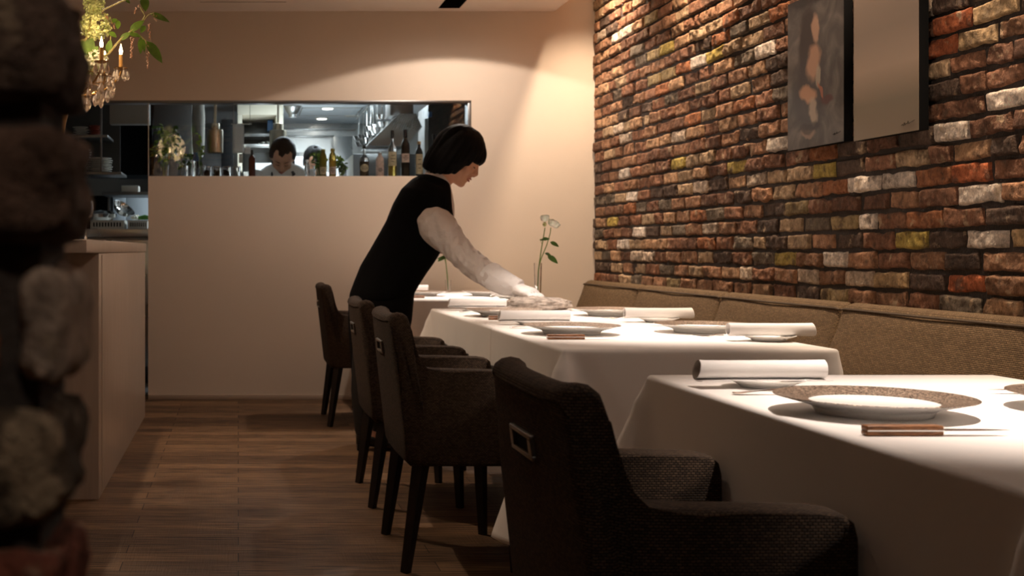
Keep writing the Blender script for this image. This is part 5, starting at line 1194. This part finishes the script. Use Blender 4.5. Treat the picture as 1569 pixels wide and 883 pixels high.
for yy, dx in ((fn, 0.0), (ff, .10)):
    hx = w(585, 470).x
    body.tube([(hx, yy - YW + (.03 if yy == fn else -.03), .86 - 0), (hx - .01 + dx * .4, yy - YW, .62), (fx0 - .02 + dx, yy - YW, .45), (fx0 - .03 + dx, yy - YW, .28), (fx0 - .03 + dx, yy - YW, .10), (fx0 - .02 + dx, yy - YW, .075)], [.085, .072, .052, .050, .034, .034], 16)
    body.tube([(fx0 - .03 + dx, yy - YW, .075), (fx0 + .03 + dx, yy - YW, .055), (fx0 + .10 + dx, yy - YW, .032), (fx0 + .14 + dx, yy - YW, .026)], [.034, .032, .026, .014], 14)
def sock(v): return v
bo = remesh(body, 'body', .006, M['skin'], t, 2)
face_parts(TH, bo, brows=False)
# hair
def ez(p):
    a = abs(math.degrees(p))
    if a < 44: return .022
    if a < 66: return .022 - (a - 44) / 22 * .095
    return -.073 - .055 * min(1, (a - 66) / 50)
remesh(hair_locks(TH, ez, 170, (.110, .098, .122), (-.014, 0, .004), .0155, 3, (-.01, 0), .014), 'hair', .0055, M['hair'], t, 1)
# vest, skirt, shirt
v_ = MB(); v_.loft(torso(VEST)); remesh(v_, 'vest', .007, M['vest'], t, 2, lambda c: c + Vector((0, 0, 0)) * 1 + Vector((mnoise.noise(c * 9) * .003, 0, mnoise.noise(c * 14) * .002)))
s_ = MB(); rr_ = torso(SK)
for i, rg in enumerate(rr_):
    for k in range(len(rg)):
        if i > 2: a = 2 * PI * k / len(rg); rg[k] = rg[k] + Vector((math.cos(a), math.sin(a), 0)) * .006 * math.sin(a * 9) * (i - 2) / 3
s_.loft(rr_); s_.build('skirt', M['skirt'], t, sharp=180)
sh = MB(); SH = [((656, 262), (687, 270), .058), ((650, 266), (688.5, 276), .070), ((645, 270), (690, 287), .085), ((636, 276), (692.3, 300), .130), ((622, 290), (694.5, 315), .150), ((610, 312), (695, 331), .155), ((600, 338), (690, 350), .14)]
sh.loft(torso(SH))
sl = sleeve([w(*p) for p in arm_r[:8]], [.078, .087, .077, .062, .056, .054, .052, .049], lambda q: .35 + .9 * min(1, q * 1.6), 3)
sh.loft(sl)
sl2 = sleeve([w(*p) for p in arm_l], [.080, .075, .062, .055, .048], lambda q: .6, 5); sh.loft(sl2)
shirt = remesh(sh, 'shirt', .0055, M['shirt'], t, 1)
for k in range(1, 5): pass
# gloves
gl = MB()
gl.loft(sleeve([w(748, 419, 5.40), w(757, 426, 5.375), w(768, 432, 5.35), w(779, 437, 5.325), w(789, 440, 5.305), w(796, 443, 5.29)], [.0575, .056, .054, .050, .044, .040], lambda q: .7 * (1 - q), 11, 36, 6))
wr = w(790, 441.5, 5.30); kn = w(815, 450, 5.235); dv = (kn - wr).normalized(); zz = Vector((.25, -.35, .9)); yy_ = zz.cross(dv).normalized(); zz = dv.cross(yy_)
TG = Matrix(((dv.x, yy_.x, zz.x, wr.x), (dv.y, yy_.y, zz.y, wr.y), (dv.z, yy_.z, zz.z, wr.z), (0, 0, 0, 1)))
hand(gl, TG, 1, .62, 1.28)
remesh(gl, 'glove', .0035, M['glove'], t, 1, lambda c: c + Vector((0, 0, mnoise.noise(c * 70) * .0016)))
gl = MB(); wr = w(604, 422, 5.99); TG2 = Matrix.Translation(wr) @ Matrix.Rotation(R(70), 4, 'Y'); hand(gl, TG2, -1, .4, 1.06); gl.tube([w(601, 408, 6.01), w(604, 422, 5.99)], [.044, .032], 14)
remesh(gl, 'glove', .0045, M['glove'], t, 1)
# tights and shoes
for yy, dx in ((fn, 0.0), (ff, .10)):
    b = MB(); b.tube([(fx0 - .0 + dx, yy - YW, .62), (fx0 - .02 + dx, yy - YW, .45), (fx0 - .03 + dx, yy - YW, .28), (fx0 - .03 + dx, yy - YW, .10), (fx0 - .02 + dx, yy - YW, .07)], [.078, .060, .057, .040, .040], 18); b.build('stocking', M['tights'], t)
    b = MB(); cx = fx0 + dx; y_ = yy - YW
    rings = []
    for x, wd, z0, z1 in ((-.062, .020, .030, .085), (-.045, .034, .026, .092), (-.01, .036, .022, .088), (.03, .036, .014, .072), (.08, .042, .004, .058), (.12, .042, .0, .046), (.155, .034, .0, .036), (.178, .014, .004, .022)):
        rings.append(ring(Vector((cx + x, y_, (z0 + z1) / 2)), Vector((0, wd, 0)), Vector((0, 0, (z1 - z0) / 2)), 20, 2.6))
    b.loft(rings); sho = b.build('shoe', M['shoe'], t, sharp=60)
    b = MB(); b.box(cx - .060, cx - .018, y_ - .024, y_ + .024, .0, .032, .004); b.build('heel', M['shoe'], sho)

# ---- cooks behind the glass
def cook(px, py, Y, yaw, pitch, roll, label, hairm, dark, ezf, floor_z, shoulders, scale=1.05, shade=None, apron=True, bun=True):
    t = thing('person', label, 'person', ((px - VX) * Y / F, Y, floor_z)); O = Vector(t.location)
    T = frame(PX(px, py, Y) - O, yaw, pitch, roll, scale)
    zs = EYE - (shoulders - VY) * Y / F - floor_z      # shoulder height
    hc = T.translation; fw = Matrix.Rotation(yaw, 3, 'Z') @ Vector((1, 0, 0)); side = Vector((-fw.y, fw.x, 0))
    bc = -fw * .10; body = MB(); head(body, T)
    neck0 = Vector((bc.x, bc.y, zs - .01)); body.tube([neck0, neck0.lerp(hc, .35) + fw * -.02, T @ Vector((-.02, 0, -.05))], [.062, .055, .052], 16)
    def tr(rows, k=1.0): return [ring(Vector((bc.x, bc.y, z)) + fw * off, fw * (d * k), side * (h * k), 36, 2.5) for z, h, d, off in rows]
    rows = [(zs + .015, .075, .065, .02), (zs - .005, .125, .085, .01), (zs - .04, .178, .105, .0), (zs - .10, .190, .118, .0), (zs - .22, .175, .120, .0), (zs - .38, .160, .112, 0), (zs - .50, .175, .120, 0)]
    body.loft(tr(rows, .88)); 
    low = [(zs - .48, .165, .11, 0), (zs - .62, .175, .12, 0)]
    body.loft(tr(low, .95))
    for s in (-1, 1):
        p0 = Vector((bc.x, bc.y, zs - .055)) + side * s * .165; p1 = p0 + side * s * .05 + Vector((0, 0, -.24)) + fw * .06; p2 = p1 + fw * .22 - side * s * .06 + Vector((0, 0, -.03))
        body.tube([p0, p1, p2], [.046, .038, .026], 12)
        L_ = zs - .60
        body.tube([Vector((bc.x, bc.y, L_ + .06)) + side * s * .09, Vector((bc.x, bc.y, L_ * .5)) + side * s * .09, Vector((bc.x, bc.y, .08)) + side * s * .10], [.085, .06, .042], 12)
        hand(body, Matrix.Translation(p2) @ Matrix.Rotation(yaw, 4, 'Z') @ Matrix.Rotation(R(12), 4, 'Y'), -s, .6)
        body.tube([Vector((bc.x, bc.y, .05)) + side * s * .10, Vector((bc.x, bc.y, .04)) + side * s * .10 + fw * .14], [.045, .032], 12)
    bo = remesh(body, 'body', .007, M['skin'], t, 2); face_parts(T, bo)
    hm = hair_locks(T, ezf, 120, (.102, .086, .125), (-.014, 0, .0), .010, 8, (-.01, 0), .004)
    if bun: hm.ball(T @ Vector((-.125, 0, .01)), .036, 3); hm.ball(T @ Vector((-.022, 0, .054)), .082 * T.to_scale().x, 3, (1.02, .98, .85))
    remesh(hm, 'hair', .0055, hairm, t, 1)
    j = MB(); j.loft(tr(rows)); 
    for s in (-1, 1):
        p0 = Vector((bc.x, bc.y, zs - .06)) + side * s * .150; p1 = p0 + side * s * .06 + Vector((0, 0, -.24)) + fw * .06; p2 = p1 + fw * .17 - side * s * .045 + Vector((0, 0, -.02))
        j.loft(sleeve([p0, p0.lerp(p1, .5) + side * s * .015, p1, p2], [.075, .064, .056, .046], lambda q: .6, 3 + s, 28, 8))
    j.tube([neck0 + fw * .03 + Vector((0, 0, .0)), neck0 + fw * .035 + Vector((0, 0, .035))], [.075, .066], 24)
    remesh(j, 'chef_jacket', .0065, M['jacket'], t, 1)
    if apron:
        b = MB()
        for s in (-1, 1):
            b.tube([neck0 + side * s * .055 - fw * .03 + Vector((0, 0, .045)), neck0 + side * s * .075 + fw * .05 + Vector((0, 0, .035)), neck0 + side * s * .075 + fw * .125 + Vector((0, 0, -.10)), neck0 + side * s * .07 + fw * .14 + Vector((0, 0, -.2))], .009, 8)
        b.tube([neck0 + side * .085 + fw * .128 + Vector((0, 0, -.05)), neck0 + side * .070 + fw * .13 + Vector((0, 0, -.06))], .016, 8)
        bb = MB(); bb.loft([[v + fw * .014 for v in r] for r in tr([(zs - .20, .13, .125, .0), (zs - .40, .155, .115, 0), (zs - .60, .19, .125, 0), (zs - .95, .20, .13, 0)])])
        a_ = bb.build('apron', M['apron'], t, sharp=180); b.build('apron_strap', M['apron'], a_)
    b = MB(); b.loft(tr([(zs - .52, .178, .125, 0), (zs - .70, .18, .13, 0), (.25, .17, .12, 0), (.06, .16, .11, 0)])); b.build('trousers', M['apron'], t, sharp=180)
    for s in (-1, 1):
        b = MB(); q = Vector((bc.x, bc.y, 0)) + side * s * .10; b.loft([ring(q + fw * x + Vector((0, 0, hh / 2)), side * wd, Vector((0, 0, hh / 2)), 16, 3) for x, wd, hh in ((-.07, .04, .07), (0, .05, .085), (.10, .052, .065), (.19, .04, .045))]); b.build('shoe', M['shoe'], t)
    return t
def ez_tied(p):
    a = abs(math.degrees(p))
    return .056 + .008 * math.cos(p * 3) if a < 35 else .056 - (a - 35) / 50 * .08 if a < 85 else -.035
def ez_short(p):
    a = abs(math.degrees(p))
    return .035 if a < 50 else .035 - (a - 50) / 40 * .07 if a < 90 else -.06
cook(433, 240, 8.55, R(-97), R(50), R(-6), 'cook with parted brown hair and white jacket looking down, behind the pass glass', M['hairb'], False, ez_tied, 0.0, 252)
cook(482, 248, 9.30, R(-80), R(45), R(5), 'dark haired cook bending down behind the herb bunch, right of the first cook', M['hair'], True, ez_short, 0.0, 262, 0.95, apron=False, bun=False)
